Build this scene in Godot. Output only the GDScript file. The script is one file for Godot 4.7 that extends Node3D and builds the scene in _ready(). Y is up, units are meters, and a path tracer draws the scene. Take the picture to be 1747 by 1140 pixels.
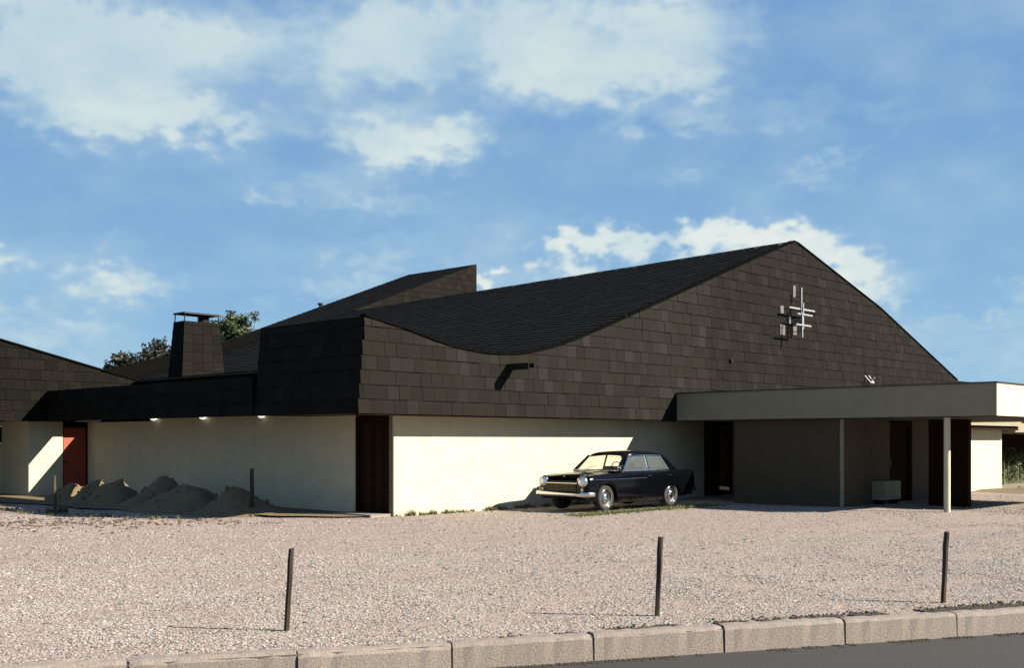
extends Node3D
# Parish hall with swept slate gable, gravel yard and a parked black saloon.
# Building axes: local x runs along the front, y up, local z out of the front towards the yard.

var rng := RandomNumberGenerator.new()
var BT: Transform3D
var M := {}
var PROFILE := [[-1.36, 4.34], [-0.08, 4.11], [0.98, 3.88], [1.72, 3.785], [2.4, 3.755], [3.1, 3.77], [3.73, 3.84], [5.05, 4.14], [6.7, 4.68], [8.51, 5.33], [11.39, 6.37], [13.99, 7.31], [16.71, 8.27], [22.97, 6.6], [30.18, 4.2]]


func _ready() -> void:
	rng.seed = 7
	var a := Vector3(0.687574, 0, -0.726114)
	BT = Transform3D(Basis(a, Vector3.UP, Vector3(0.726114, 0, 0.687574)), Vector3(-2.65543, 0, -25.03876))
	make_camera()
	make_sky_and_sun()
	make_materials()
	make_ground()
	make_hall()
	make_left_wing()
	make_annex()
	make_trees()
	make_car()
	make_small_things()
	make_gravel()


# ------------------------------------------------------------------ camera and light
func make_camera() -> void:
	var c := Camera3D.new()
	c.name = "camera"
	c.projection = Camera3D.PROJECTION_FRUSTUM
	c.near = 0.1
	c.far = 2000.0
	c.size = 0.1 * 1140.0 / 1900.0
	c.frustum_offset = Vector2(0, 0.1 * 182.0 / 1900.0)
	c.position = Vector3(0, 1.7, 0)
	add_child(c)
	c.current = true


func make_sky_and_sun() -> void:
	var e := Environment.new()
	e.background_mode = Environment.BG_SKY
	e.tonemap_mode = Environment.TONE_MAPPER_LINEAR
	e.tonemap_exposure = 3.2
	e.sdfgi_enabled = true
	e.ssao_enabled = true
	e.ssil_enabled = true
	var pm := PanoramaSkyMaterial.new()
	pm.panorama = ImageTexture.create_from_image(sky_image())
	pm.energy_multiplier = 0.305
	var s := Sky.new()
	s.sky_material = pm
	e.sky = s
	var we := WorldEnvironment.new()
	we.name = "world_environment"
	we.environment = e
	add_child(we)
	var sun := DirectionalLight3D.new()
	sun.name = "sun"
	sun.light_energy = 1.6
	sun.light_color = Color(1.0, 0.95, 0.87)
	sun.light_angular_distance = 0.5
	sun.shadow_enabled = true
	var d := Vector3(-1.15, -0.71, -0.24).normalized()
	sun.basis = Basis.looking_at(d, Vector3.UP)
	add_child(sun)


var cloud_noise := FastNoiseLite.new()
var wisp_noise := FastNoiseLite.new()
var blobs: Array = []

func sky_color(az: float, el: float) -> Color:
	# az, el in degrees; air gets paler towards the horizon, then the clouds
	var t := pow(clampf(1.0 - el / 75.0, 0.0, 1.0), 2.6)
	var blue := Color(0.33, 0.50, 0.76).lerp(Color(0.615, 0.79, 0.905), t)
	var ce := cos(deg_to_rad(el))
	var p := Vector3(sin(deg_to_rad(az)) * ce, sin(deg_to_rad(el)) * 1.9, -cos(deg_to_rad(az)) * ce)
	var n := cloud_noise.get_noise_3dv(p * 100.0)
	var n2 := wisp_noise.get_noise_3dv(p * 100.0)
	var n3 := wisp_noise.get_noise_3dv(p * 100.0 + Vector3(300, 0, 0))
	# billows: the clouds' outlines wander with the turbulence
	var wx := az + (2.0 * n + 1.5 * n2) / maxf(ce, 0.2)
	var wy := el + 1.1 * n3 + 0.6 * n
	var hard := 0.0
	var soft := 0.0
	var white := 0.0
	for b in blobs:
		var dx := absf(wx - b[0])
		if dx > 180.0:
			dx = 360.0 - dx
		dx *= b[6]
		if dx > b[2] * 2.2:
			continue
		var dy: float = wy - b[1]
		if absf(dy) > b[3] * 2.2:
			continue
		# cumulus: flatter and softer below, billowing above
		var yy: float = dy / b[3]
		var q: float = (dx / b[2]) * (dx / b[2]) + yy * yy
		var g := exp(-q * 1.1)
		soft += g * b[4] * (1.0 - b[5])
		hard += g * b[4] * b[5]
		white += g * b[4] * b[5] * b[5]
	var veil := clampf(soft * (1.2 + 0.6 * n + 0.15 * n2), 0.0, 0.95) + 0.30 * clampf(n + 0.25, 0.0, 1.0)
	var body := smoothstep(0.14, 0.72, hard + (0.30 * n + 0.36 * n2) * minf(1.0, hard * 2.5 + soft))
	body *= clampf(0.45 + 0.75 * hard + 0.25 * n, 0.0, 1.0)
	var d := clampf(1.0 - (1.0 - clampf(veil, 0.0, 0.9)) * (1.0 - body * 0.9), 0.0, 1.0)
	var lum := clampf(0.42 + 0.55 * white + 0.35 * n, 0.0, 1.0)
	var cloud := Color(0.70, 0.815, 0.875).lerp(Color(0.925, 0.95, 0.925), lum)
	return blue.lerp(cloud, d)


func sky_image() -> Image:
	cloud_noise.seed = 11
	cloud_noise.noise_type = FastNoiseLite.TYPE_SIMPLEX_SMOOTH
	cloud_noise.frequency = 0.075
	cloud_noise.fractal_type = FastNoiseLite.FRACTAL_FBM
	cloud_noise.fractal_octaves = 6
	cloud_noise.fractal_gain = 0.52
	wisp_noise.seed = 5
	wisp_noise.frequency = 0.36
	wisp_noise.fractal_octaves = 5
	wisp_noise.fractal_type = FastNoiseLite.FRACTAL_FBM
	wisp_noise.fractal_gain = 0.55
	blobs = [[-22.7,18.8,4.9,2.37,1.00,0.20],[-19.8,16.6,3.7,1.70,0.95,0.30],[-21.6,15.1,3.1,0.84,0.50,0.10],[-17.6,15.6,2.7,1.09,0.95,0.45],[-16.0,15.9,1.1,0.81,0.60,0.50],[-24.1,17.1,2.3,1.65,0.50,0.10],[-13.4,15.5,1.4,0.94,0.75,0.50],[-11.7,18.6,8.1,2.07,0.42,0.05],[-16.8,19.2,3.3,1.15,0.30,0.05],[-4.6,20.0,5.7,2.40,0.70,0.10],[-7.0,20.9,2.1,0.75,0.35,0.20],[4.4,20.0,5.7,2.71,1.00,0.35],[1.7,18.1,2.4,1.51,0.85,0.40],[6.2,18.0,3.3,1.65,0.95,0.45],[9.5,17.4,1.3,1.19,0.70,0.50],[8.3,20.3,2.1,1.49,0.75,0.40],[11.4,19.9,1.2,1.12,0.35,0.40],[-5.4,17.6,1.1,1.02,0.70,0.50],[-5.5,15.4,3.6,1.26,0.85,0.35],[-3.3,15.0,1.6,0.90,0.95,0.60],[-7.0,14.6,2.7,0.75,0.50,0.30],[-2.0,16.8,0.6,0.36,0.55,0.50],[-9.4,15.4,2.1,0.89,0.25,0.10],[-12.0,12.0,1.8,0.41,0.42,0.40],[-7.9,12.1,1.8,0.60,0.50,0.40],[-9.4,13.2,2.6,0.60,0.25,0.20],[-5.5,11.9,2.1,0.36,0.25,0.20],[-23.7,8.7,1.1,0.50,0.75,0.60],[-19.8,9.6,0.8,0.43,0.25,0.30],[-19.1,8.1,1.2,0.57,0.80,0.60],[-18.0,7.3,1.4,0.63,0.75,0.60],[-20.3,7.4,1.1,0.71,0.40,0.30],[-23.7,6.2,1.5,0.50,0.55,0.40],[-21.4,5.5,2.0,0.62,0.60,0.40],[-23.2,4.8,3.1,0.69,0.50,0.20],[-13.1,6.5,1.1,0.47,0.35,0.40],[-7.3,8.2,1.5,0.42,0.50,0.40],[-9.4,7.5,2.6,0.48,0.35,0.20],[-6.7,9.7,3.3,0.60,0.30,0.20],[-0.2,8.5,0.8,0.48,1.20,0.90],[3.1,9.9,1.4,0.84,1.15,0.90],[5.6,9.7,2.1,0.78,1.10,0.85],[3.8,9.0,2.1,0.48,0.40,0.30],[8.9,10.2,1.5,0.77,1.10,0.85],[11.2,10.2,2.3,0.95,1.25,0.90],[13.5,9.9,1.7,0.88,1.20,0.90],[15.5,9.0,1.5,0.87,1.20,0.90],[17.2,7.9,1.4,0.98,1.15,0.90],[18.5,6.9,1.1,0.71,0.80,0.60],[13.5,8.8,3.7,1.32,0.80,0.30],[15.8,13.7,1.3,0.32,0.50,0.40],[15.1,12.8,1.1,0.41,0.40,0.30],[14.6,16.2,1.7,0.82,0.25,0.20],[18.5,15.5,1.9,0.57,0.20,0.20],[9.2,13.2,1.2,0.36,0.25,0.30],[8.9,15.9,2.9,0.45,0.30,0.20],[19.6,8.0,1.3,0.57,0.30,0.30],[24.0,7.1,1.1,0.39,0.55,0.50],[23.3,5.7,1.8,0.28,0.45,0.40],[22.0,4.2,3.1,0.84,0.35,0.10],[20.9,5.4,2.1,0.56,0.25,0.10],[-2.2,10.5,6.0,1.21,0.15,0.05],[-16.8,3.8,5.5,0.87,0.30,0.10],[-24.2,12.2,1.5,1.10,0.00,0.10]]
	for k in 150:   # the same sort of clouds all round, in the rest of the sky
		var az := rng.randf_range(-180, 180)
		var el := 3.0 + pow(rng.randf(), 1.5) * 60.0
		if absf(az) < 31.0 and el < 25.0:
			continue
		var s := rng.randf_range(2.0, 6.5)
		blobs.append([az, el, s * rng.randf_range(1.0, 2.2), s * rng.randf_range(0.4, 0.8), rng.randf_range(0.4, 1.1), rng.randf_range(0.1, 0.7)])
	for b in blobs:
		b.append(cos(deg_to_rad(b[1])))
	var w := 1024
	var h := 512
	var im := Image.create(w, h, false, Image.FORMAT_RGB8)
	im.fill(Color(0.50, 0.49, 0.45))
	for y in h / 2:
		var el := 90.0 - (y + 0.5) * 180.0 / h
		for x in w:
			im.set_pixel(x, y, sky_color(wrapf((x + 0.5) * 360.0 / w, -180.0, 180.0), el))
	im.resize(4096, 2048, Image.INTERPOLATE_CUBIC)
	for y in range(740, 1024):   # the part of the sky above the hall again, finer
		var el := 90.0 - (y + 0.5) * 180.0 / 2048.0
		for x in range(-350, 350):
			im.set_pixel(posmod(x, 4096), y, sky_color((x + 0.5) * 360.0 / 4096.0, el))
	return im


# ------------------------------------------------------------------ materials
func lin(r: float, g: float, b: float) -> Color:
	return Color(r, g, b).linear_to_srgb()


func noise_tex(size: int, freq: float, lo: float, hi: float, sd: int, kind := FastNoiseLite.TYPE_SIMPLEX_SMOOTH, octaves := 4) -> ImageTexture:
	return ImageTexture.create_from_image(noise_img(size, freq, lo, hi, sd, kind, octaves))


func noise_img(size: int, freq: float, lo: float, hi: float, sd: int, kind := FastNoiseLite.TYPE_SIMPLEX_SMOOTH, octaves := 4, ret := FastNoiseLite.RETURN_DISTANCE) -> Image:
	var n := FastNoiseLite.new()
	n.seed = sd
	n.noise_type = kind
	n.frequency = freq
	n.fractal_octaves = octaves
	if octaves < 2:
		n.fractal_type = FastNoiseLite.FRACTAL_NONE
	n.cellular_return_type = ret
	n.cellular_jitter = 0.9
	var im := n.get_seamless_image(size, size)
	var data := im.get_data()
	for k in data.size():
		data[k] = int(clampf(lo + (hi - lo) * data[k] / 255.0, 0.0, 1.0) * 255.0)
	return Image.create_from_data(size, size, false, Image.FORMAT_L8, data)


func nmap(im: Image, strength: float) -> ImageTexture:
	var c: Image = im.duplicate()
	c.convert(Image.FORMAT_RGBA8)
	c.bump_map_to_normal_map(strength)
	return ImageTexture.create_from_image(c)


func mat(col: Color, rough: float, tex: Texture2D = null, scale := 1.0, normal: Texture2D = null, nscale := 1.0, world := false) -> StandardMaterial3D:
	var m := StandardMaterial3D.new()
	m.albedo_color = col
	m.roughness = rough
	m.albedo_texture = tex
	if normal:
		m.normal_enabled = true
		m.normal_texture = normal
		m.normal_scale = nscale
	if tex or normal:
		m.uv1_triplanar = true
		m.uv1_world_triplanar = world
		m.uv1_scale = Vector3(scale, scale, scale)
	return m


func make_materials() -> void:
	var fine := noise_tex(512, 0.03, 0.55, 1.1, 1)
	var fine_n := nmap(noise_img(512, 0.05, 0.0, 1.0, 2), 4.0)
	var blotch := noise_tex(512, 0.012, 0.94, 1.02, 3)
	var grain := noise_tex(512, 0.02, 0.5, 1.1, 4)
	var fibre := noise_tex(512, 0.05, 0.75, 1.05, 9)
	var speck := noise_tex(512, 0.11, 0.5, 1.15, 6, FastNoiseLite.TYPE_SIMPLEX_SMOOTH, 3)
	M.white = mat(lin(0.43, 0.395, 0.285), 0.9, blotch, 0.22, fine_n, 0.12)
	M.cream_shade = mat(lin(0.19, 0.172, 0.118), 0.85, blotch, 0.25, fine_n, 0.3)  # wall white darkened for canopy shade; also the annex roof's own tone
	M.porch_shade = mat(lin(0.046, 0.035, 0.019), 0.9, blotch, 0.25, fine_n, 0.3)  # deep canopy shade mixed into the porch walls' colour
	M.slates = []
	for c in [[0.0120, 0.0110, 0.0086], [0.0130, 0.0120, 0.0098], [0.0110, 0.0100, 0.0078], [0.0125, 0.0110, 0.0084], [0.0150, 0.0140, 0.0122], [0.0116, 0.0106, 0.0092], [0.0098, 0.0090, 0.0072], [0.0190, 0.0182, 0.0170]]:
		var m := mat(lin(c[0], c[1], c[2]), 0.78, fine, 1.3, fine_n, 0.5)
		m.metallic_specular = 0.2
		M.slates.append(m)
	M.slate_v = mat(lin(0.020, 0.0186, 0.0156), 0.8, fine, 0.9, fine_n, 0.5)
	M.slate_v.vertex_color_use_as_albedo = true
	M.slate_v.metallic_specular = 0.15
	M.pale_slate = mat(lin(0.0960, 0.0960, 0.1056), 0.7, fine, 1.3)
	M.underlay = mat(lin(0.0058, 0.0058, 0.0053), 0.95, fine, 1.0)
	M.underlay.metallic_specular = 0.05
	M.soffit = mat(lin(0.0432, 0.0360, 0.0264), 0.9, grain, 0.6)
	M.dark_metal = mat(lin(0.012, 0.012, 0.013), 0.55)
	M.dark_metal.metallic_specular = 0.2
	M.zinc = mat(lin(0.0216, 0.0211, 0.0202), 0.5, fine, 1.0)
	M.brown = mat(lin(0.032, 0.0155, 0.008), 0.85, fibre, 0.9)
	M.brown_dark = mat(lin(0.020, 0.0105, 0.006), 0.85, fibre, 0.9)
	for k in [M.brown, M.brown_dark]:
		k.metallic_specular = 0.12
	M.red = mat(lin(0.2550, 0.0375, 0.0150), 0.55, blotch, 0.6)
	M.wood = mat(lin(0.0320, 0.0218, 0.0141), 0.9, speck, 2.0, fine_n, 0.8)
	M.wood_light = mat(lin(0.0768, 0.0552, 0.0288), 0.9, speck, 2.0, fine_n, 0.8)
	var grit := noise_tex(512, 0.10, 0.62, 1.12, 8, FastNoiseLite.TYPE_SIMPLEX_SMOOTH, 3)
	M.concrete = []
	for c in [[0.238, 0.205, 0.180], [0.218, 0.187, 0.166], [0.248, 0.213, 0.190], [0.226, 0.192, 0.174]]:
		M.concrete.append(mat(lin(c[0], c[1], c[2]), 0.9, grit, 1.1, fine_n, 0.22))
	M.mortar = mat(lin(0.12, 0.105, 0.09), 0.95, speck, 1.1)
	M.earth = mat(lin(0.155, 0.118, 0.060), 1.0, speck, 0.8, fine_n, 1.2)
	M.asphalt = mat(lin(0.0216, 0.0206, 0.0202), 0.9, speck, 1.7, fine_n, 0.8)
	M.field = mat(lin(0.0480, 0.0528, 0.0216), 1.0, speck, 0.4)
	M.white_paint = mat(lin(0.4650, 0.4650, 0.4950), 0.4)
	M.cross_metal = mat(lin(0.22, 0.22, 0.235), 0.45)
	M.frame_paint = mat(lin(0.2016, 0.1728, 0.1152), 0.7, fine, 0.8)
	M.bark = mat(lin(0.0240, 0.0192, 0.0144), 0.95, speck, 1.5)
	M.leaf = mat(lin(0.13, 0.16, 0.06), 0.65)
	M.leaf.vertex_color_use_as_albedo = true
	M.leaf.backlight_enabled = true
	M.leaf.backlight = Color(0.25, 0.3, 0.1)
	M.leaf.cull_mode = BaseMaterial3D.CULL_DISABLED
	M.glass_dark = mat(lin(0.01, 0.01, 0.012), 0.05)
	# gravel: pebble-sized cells carry the tone, their rims the relief
	var cells := noise_img(1024, 0.085, 0.0, 1.0, 21, FastNoiseLite.TYPE_CELLULAR, 1, FastNoiseLite.RETURN_CELL_VALUE)
	var rims := noise_img(1024, 0.085, 0.0, 1.0, 21, FastNoiseLite.TYPE_CELLULAR, 1, FastNoiseLite.RETURN_DISTANCE)
	var big := noise_img(1024, 0.006, 0.0, 1.0, 23)
	var cd := cells.get_data()
	var bd := big.get_data()
	var out := PackedByteArray()
	out.resize(1024 * 1024 * 3)
	for k in cd.size():
		var v := 0.62 + 0.36 * cd[k] / 255.0
		if cd[k] < 30:
			v *= 0.5
		v *= 0.88 + 0.16 * bd[k] / 255.0
		var warm := float((cd[k] * 7) % 256) / 255.0
		out[k * 3] = int(clampf(v * (1.0 + 0.02 * warm), 0, 1) * 255.0)
		out[k * 3 + 1] = int(clampf(v * (0.985 - 0.02 * warm), 0, 1) * 255.0)
		out[k * 3 + 2] = int(clampf(v * (0.985 - 0.06 * warm), 0, 1) * 255.0)
	var gt := ImageTexture.create_from_image(Image.create_from_data(1024, 1024, false, Image.FORMAT_RGB8, out))
	M.gravel = mat(lin(0.345, 0.298, 0.268), 0.95, gt, 0.62, nmap(rims, 5.0), 0.8, true)
	M.pebble = mat(Color.WHITE, 0.85)
	M.pebble.vertex_color_use_as_albedo = true
	# car
	M.car_paint = mat(lin(0.0014, 0.0016, 0.0026), 0.14)
	M.car_paint.clearcoat_enabled = true
	M.car_paint.clearcoat = 0.2
	M.car_paint.metallic_specular = 0.22
	M.car_paint.clearcoat_roughness = 0.04
	M.chrome = mat(lin(0.62, 0.63, 0.65), 0.12)
	M.chrome.metallic = 1.0
	M.tyre = mat(lin(0.012, 0.012, 0.012), 0.9)
	M.car_inside = mat(lin(0.008, 0.006, 0.005), 0.85)
	M.car_glass = StandardMaterial3D.new()
	M.car_glass.albedo_color = Color(0.75, 0.82, 0.82, 0.08)
	M.car_glass.transparency = BaseMaterial3D.TRANSPARENCY_ALPHA
	M.car_glass.roughness = 0.02
	M.lens = mat(lin(0.75, 0.77, 0.80), 0.08)
	M.lens.metallic = 0.35
	M.rim = mat(lin(0.02, 0.02, 0.022), 0.4)
	M.dull_chrome = mat(lin(0.10, 0.09, 0.065), 0.4)
	M.dull_chrome.metallic = 0.9
	M.slit_glow = mat(lin(0.85, 0.85, 0.85), 0.3)  # self-glow imitating daylight seen through slits above the side wall
	M.slit_glow.emission_enabled = true
	M.slit_glow.emission = Color(1, 1, 0.95)
	M.slit_glow.emission_energy_multiplier = 0.25
	M.amber = mat(lin(0.7, 0.55, 0.35), 0.2)


# ------------------------------------------------------------------ mesh helpers
func start() -> SurfaceTool:
	var st := SurfaceTool.new()
	st.begin(Mesh.PRIMITIVE_TRIANGLES)
	st.set_smooth_group(-1)
	return st


func tri(st: SurfaceTool, a: Vector3, b: Vector3, c: Vector3) -> void:
	st.add_vertex(a)
	st.add_vertex(b)
	st.add_vertex(c)


func quad(st: SurfaceTool, a: Vector3, b: Vector3, c: Vector3, d: Vector3) -> void:
	tri(st, a, b, c)
	tri(st, a, c, d)


func hexa(st: SurfaceTool, p: Array) -> void:
	# p: four corners of the bottom (seen from above, clockwise), then the four above them
	quad(st, p[4], p[5], p[6], p[7])
	quad(st, p[3], p[2], p[1], p[0])
	for k in 4:
		var n := (k + 1) % 4
		quad(st, p[n], p[n + 4], p[k + 4], p[k])


func box(st: SurfaceTool, lo: Vector3, hi: Vector3) -> void:
	hexa(st, [Vector3(lo.x, lo.y, lo.z), Vector3(hi.x, lo.y, lo.z), Vector3(hi.x, lo.y, hi.z), Vector3(lo.x, lo.y, hi.z), Vector3(lo.x, hi.y, lo.z), Vector3(hi.x, hi.y, lo.z), Vector3(hi.x, hi.y, hi.z), Vector3(lo.x, hi.y, hi.z)])


func tube(st: SurfaceTool, a: Vector3, b: Vector3, r0: float, r1: float, sides := 8, caps := true) -> void:
	var d := (b - a).normalized()
	var s := d.cross(Vector3.RIGHT if absf(d.x) < 0.8 else Vector3.UP).normalized()
	var t := d.cross(s)
	for k in sides:
		var p := TAU * k / sides
		var q := TAU * (k + 1) / sides
		var e := s * cos(p) + t * sin(p)
		var f := s * cos(q) + t * sin(q)
		quad(st, a + e * r0, a + f * r0, b + f * r1, b + e * r1)
		if caps:
			tri(st, a, a + f * r0, a + e * r0)
			tri(st, b, b + e * r1, b + f * r1)


func lathe(st: SurfaceTool, centre: Vector3, axis: Vector3, prof: Array, sides := 20) -> void:
	# prof: [radius, distance along the axis]
	var s := axis.cross(Vector3.UP if absf(axis.y) < 0.8 else Vector3.RIGHT).normalized()
	var t := axis.cross(s)
	for j in prof.size() - 1:
		for k in sides:
			var p := TAU * k / sides
			var q := TAU * (k + 1) / sides
			var e := s * cos(p) + t * sin(p)
			var f := s * cos(q) + t * sin(q)
			var c0: Vector3 = centre + axis * prof[j][1]
			var c1: Vector3 = centre + axis * prof[j + 1][1]
			quad(st, c0 + e * prof[j][0], c0 + f * prof[j][0], c1 + f * prof[j + 1][0], c1 + e * prof[j + 1][0])


func obj(called: String, st: SurfaceTool, m: Material, parent: Node = self) -> MeshInstance3D:
	st.generate_normals()
	var o := MeshInstance3D.new()
	o.name = called
	o.mesh = st.commit()
	o.material_override = m
	parent.add_child(o, true)
	return o


var used := {}

func numbered(called: String) -> String:
	used[called] = used.get(called, 0) + 1
	return called if used[called] == 1 else "%s_%03d" % [called, used[called] - 1]


func tag(o: Node, label: String, category := "", group := "", kind := "") -> void:
	o.set_meta("label", label)
	if category:
		o.set_meta("category", category)
	if group:
		o.set_meta("group", group)
	if kind:
		o.set_meta("kind", kind)


func thing(called: String, label: String, category: String, tr := Transform3D.IDENTITY, group := "") -> Node3D:
	var o := Node3D.new()
	o.name = numbered(called)
	o.transform = tr
	add_child(o)
	tag(o, label, category, group)
	return o


func bx(called: String, lo: Vector3, hi: Vector3, m: Material, parent: Node) -> MeshInstance3D:
	var st := start()
	box(st, lo, hi)
	return obj(called, st, m, parent)


func profile(u: float) -> float:
	var n := PROFILE.size()
	if u <= PROFILE[0][0]:
		return PROFILE[0][1]
	for k in n - 1:
		var a: Array = PROFILE[k]
		var b: Array = PROFILE[k + 1]
		if u <= b[0]:
			var t: float = (u - a[0]) / (b[0] - a[0])
			if k >= 11:
				return lerpf(a[1], b[1], t)
			var sa: float = (b[1] - PROFILE[maxi(k - 1, 0)][1]) / (b[0] - PROFILE[maxi(k - 1, 0)][0])
			var sb: float = (PROFILE[k + 2][1] - a[1]) / (PROFILE[k + 2][0] - a[0]) if k < 10 else 0.35
			var h: float = b[0] - a[0]
			var t2 := t * t
			var t3 := t2 * t
			return (2 * t3 - 3 * t2 + 1) * a[1] + (t3 - 2 * t2 + t) * h * sa + (-2 * t3 + 3 * t2) * b[1] + (t3 - t2) * h * sb
	return PROFILE[n - 1][1]


# ------------------------------------------------------------------ ground, road, kerb
var K0 := Vector3(-2.939, 0, -8.545)
var KD := Vector3(0.9498, 0, -0.3129)
var KN := Vector3(-0.3129, 0, -0.9498)

func kerb_point(t: float, d: float, y := 0.0) -> Vector3:
	return K0 + KD * t + KN * d + Vector3(0, y, 0)


var swell := FastNoiseLite.new()

func yard_y(p: Vector3, d: float) -> float:
	return (swell.get_noise_2d(p.x, p.z) * 0.03 - 0.01) * clampf(d / 1.5, 0.0, 1.0)


func make_ground() -> void:
	swell.seed = 3
	swell.frequency = 0.18
	swell.fractal_octaves = 3
	var st := start()
	quad(st, Vector3(-1500, -0.32, -1500), Vector3(1500, -0.32, -1500), Vector3(1500, -0.32, 1500), Vector3(-1500, -0.32, 1500))
	tag(obj("ground", st, M.field), "rough open ground reaching to the horizon around the hall", "ground", "", "structure")
	st = start()
	quad(st, kerb_point(-90, -0.1, -0.2), kerb_point(90, -0.1, -0.2), kerb_point(90, -9.0, -0.2), kerb_point(-90, -9.0, -0.2))
	tag(obj("road", st, M.asphalt), "dark asphalt road in front of the concrete kerb", "road", "", "structure")
	st = SurfaceTool.new()
	st.begin(Mesh.PRIMITIVE_TRIANGLES)
	var ts := []
	var ds := []
	for k in 61:
		ts.append(-75.0 + 2.5 * k if k < 24 or k > 38 else 0.0)
	ts = []
	var t := -80.0
	while t < 85.0:
		ts.append(t)
		t += 0.5 if t > -14.0 and t < 16.0 else 3.0
	var d := 0.0
	while d < 110.0:
		ds.append(d)
		d += 0.5 if d < 20.0 else 5.0
	var yv := func(tt: float, dd: float) -> Vector3:
		var p := kerb_point(tt, dd)
		p.y = yard_y(p, dd)
		return p
	for i in ts.size() - 1:
		for j in ds.size() - 1:
			quad(st, yv.call(ts[i], ds[j + 1]), yv.call(ts[i + 1], ds[j + 1]), yv.call(ts[i + 1], ds[j]), yv.call(ts[i], ds[j]))
	st.index()
	tag(obj("gravel_yard", st, M.gravel), "pale pinkish gravel yard in front of the hall", "yard", "", "structure")
	bed("earth_shade_strip", "bare earth strip outlined along the shade of the side wall, darkening it", [[0.05, 0.3], [-0.9, 0.2], [-1.6, 1.2], [-2.2, 2.6], [-3.0, 5.0], [-3.5, 7.6], [-3.5, 10.0], [-4.2, 13.0], [-6.5, 15.2], [-9.0, 17.0], [0.05, 17.0]])  # earth laid to the shade's outline, darkening the ground inside it
	# kerb stones
	var kerb := Node3D.new()
	kerb.name = "kerb"
	add_child(kerb)
	kerb.position = K0
	tag(kerb, "row of concrete kerb stones between road and gravel", "kerb", "", "structure")
	var L := 1.262
	var meshes := []
	for m in 3:
		st = start()
		var c := 0.018 + 0.006 * m
		var x0 := 0.007
		var x1 := L - 0.007
		# cross section in the plane (d, y): d runs back from the road
		var sec := [Vector2(-0.155, -0.24), Vector2(-0.150, 0.03 - c * 1.6), Vector2(-0.150 + c, 0.03), Vector2(-0.012, 0.03), Vector2(0.0, 0.02), Vector2(0.0, -0.24)]
		for s in sec.size():
			var a: Vector2 = sec[s]
			var b: Vector2 = sec[(s + 1) % sec.size()]
			for h in 14:   # chipped, uneven arrises along the length
				var f0 := x0 + (x1 - x0) * h / 14.0
				var f1 := x0 + (x1 - x0) * (h + 1) / 14.0
				var wob := func(p: Vector2, f: float, n: int) -> Vector3:
					var k := 1.0 if n in [1, 2, 3] else 0.0
					var e := swell.get_noise_2d(f * 60.0 + m * 37.0, n * 11.0) * 0.012 * k
					if f < x0 + 0.02 or f > x1 - 0.02:
						e -= 0.005 * k
					return Vector3(f, p.y + e, -p.x + e * (1.0 if n < 3 else 0.0))
				quad(st, wob.call(a, f0, s), wob.call(b, f0, (s + 1) % 6), wob.call(b, f1, (s + 1) % 6), wob.call(a, f1, s))
		for e in [x0, x1]:
			for s in range(1, sec.size() - 1):
				tri(st, Vector3(e, sec[0].y, -sec[0].x), Vector3(e, sec[s].y, -sec[s].x), Vector3(e, sec[s + 1].y, -sec[s + 1].x))
		st.generate_normals()
		meshes.append(st.commit())
	for k in range(-5, 15):
		var o := MeshInstance3D.new()
		o.name = "kerb_stone"
		o.mesh = meshes[rng.randi() % 3]
		o.material_override = M.concrete[rng.randi() % 4]
		var ang := atan2(-KD.z, KD.x)
		o.transform = Transform3D(Basis(Vector3.UP, ang + rng.randf_range(-0.006, 0.006)), KD * (L * k) + KN * rng.randf_range(-0.008, 0.006) + Vector3(0, rng.randf_range(-0.008, 0.008), 0))
		kerb.add_child(o, true)
	st = start()
	hexa(st, [kerb_point(-8, -0.02) - K0 + Vector3(0, -0.24, 0), kerb_point(20, -0.02) - K0 + Vector3(0, -0.24, 0), kerb_point(20, -0.135) - K0 + Vector3(0, -0.24, 0), kerb_point(-8, -0.135) - K0 + Vector3(0, -0.24, 0), kerb_point(-8, -0.02) - K0 + Vector3(0, 0.008, 0), kerb_point(20, -0.02) - K0 + Vector3(0, 0.008, 0), kerb_point(20, -0.135) - K0 + Vector3(0, 0.008, 0), kerb_point(-8, -0.135) - K0 + Vector3(0, 0.008, 0)])
	obj("mortar_joint", st, M.mortar, kerb)


var beds: Array = []

func bed(called: String, label: String, pts: Array) -> void:
	# a sheet with a ragged edge, a few millimetres above the gravel
	var poly := PackedVector2Array()
	for k in pts.size():
		var a := Vector2(pts[k][0], pts[k][1])
		var c: Array = pts[(k + 1) % pts.size()]
		var b := Vector2(c[0], c[1])
		var n := maxi(1, int(a.distance_to(b) / 0.12))
		for j in n:
			var p := a.lerp(b, j / float(n))
			poly.append(p + Vector2(swell.get_noise_2d(p.x * 7.0, p.y * 7.0), swell.get_noise_2d(p.x * 7.0 + 90.0, p.y * 7.0)) * 0.22)
	beds.append(poly)
	var idx := Geometry2D.triangulate_polygon(poly)
	if idx.is_empty():
		print("bed failed ", called)
	var st := start()
	for k in range(0, idx.size(), 3):
		var v := []
		for j in 3:
			var q := poly[idx[k + j]]
			v.append(BT * Vector3(q.x, 0.026, -q.y))
		if (v[1] - v[0]).cross(v[2] - v[0]).y > 0:
			tri(st, v[0], v[2], v[1])
		else:
			tri(st, v[0], v[1], v[2])
	tag(obj(called, st, M.earth), label, "ground", "", "structure")


func on_bed(q: Vector3) -> bool:
	for p in beds:
		if Geometry2D.is_point_in_polygon(Vector2(q.x, -q.z), p):
			return true
	return false


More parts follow.
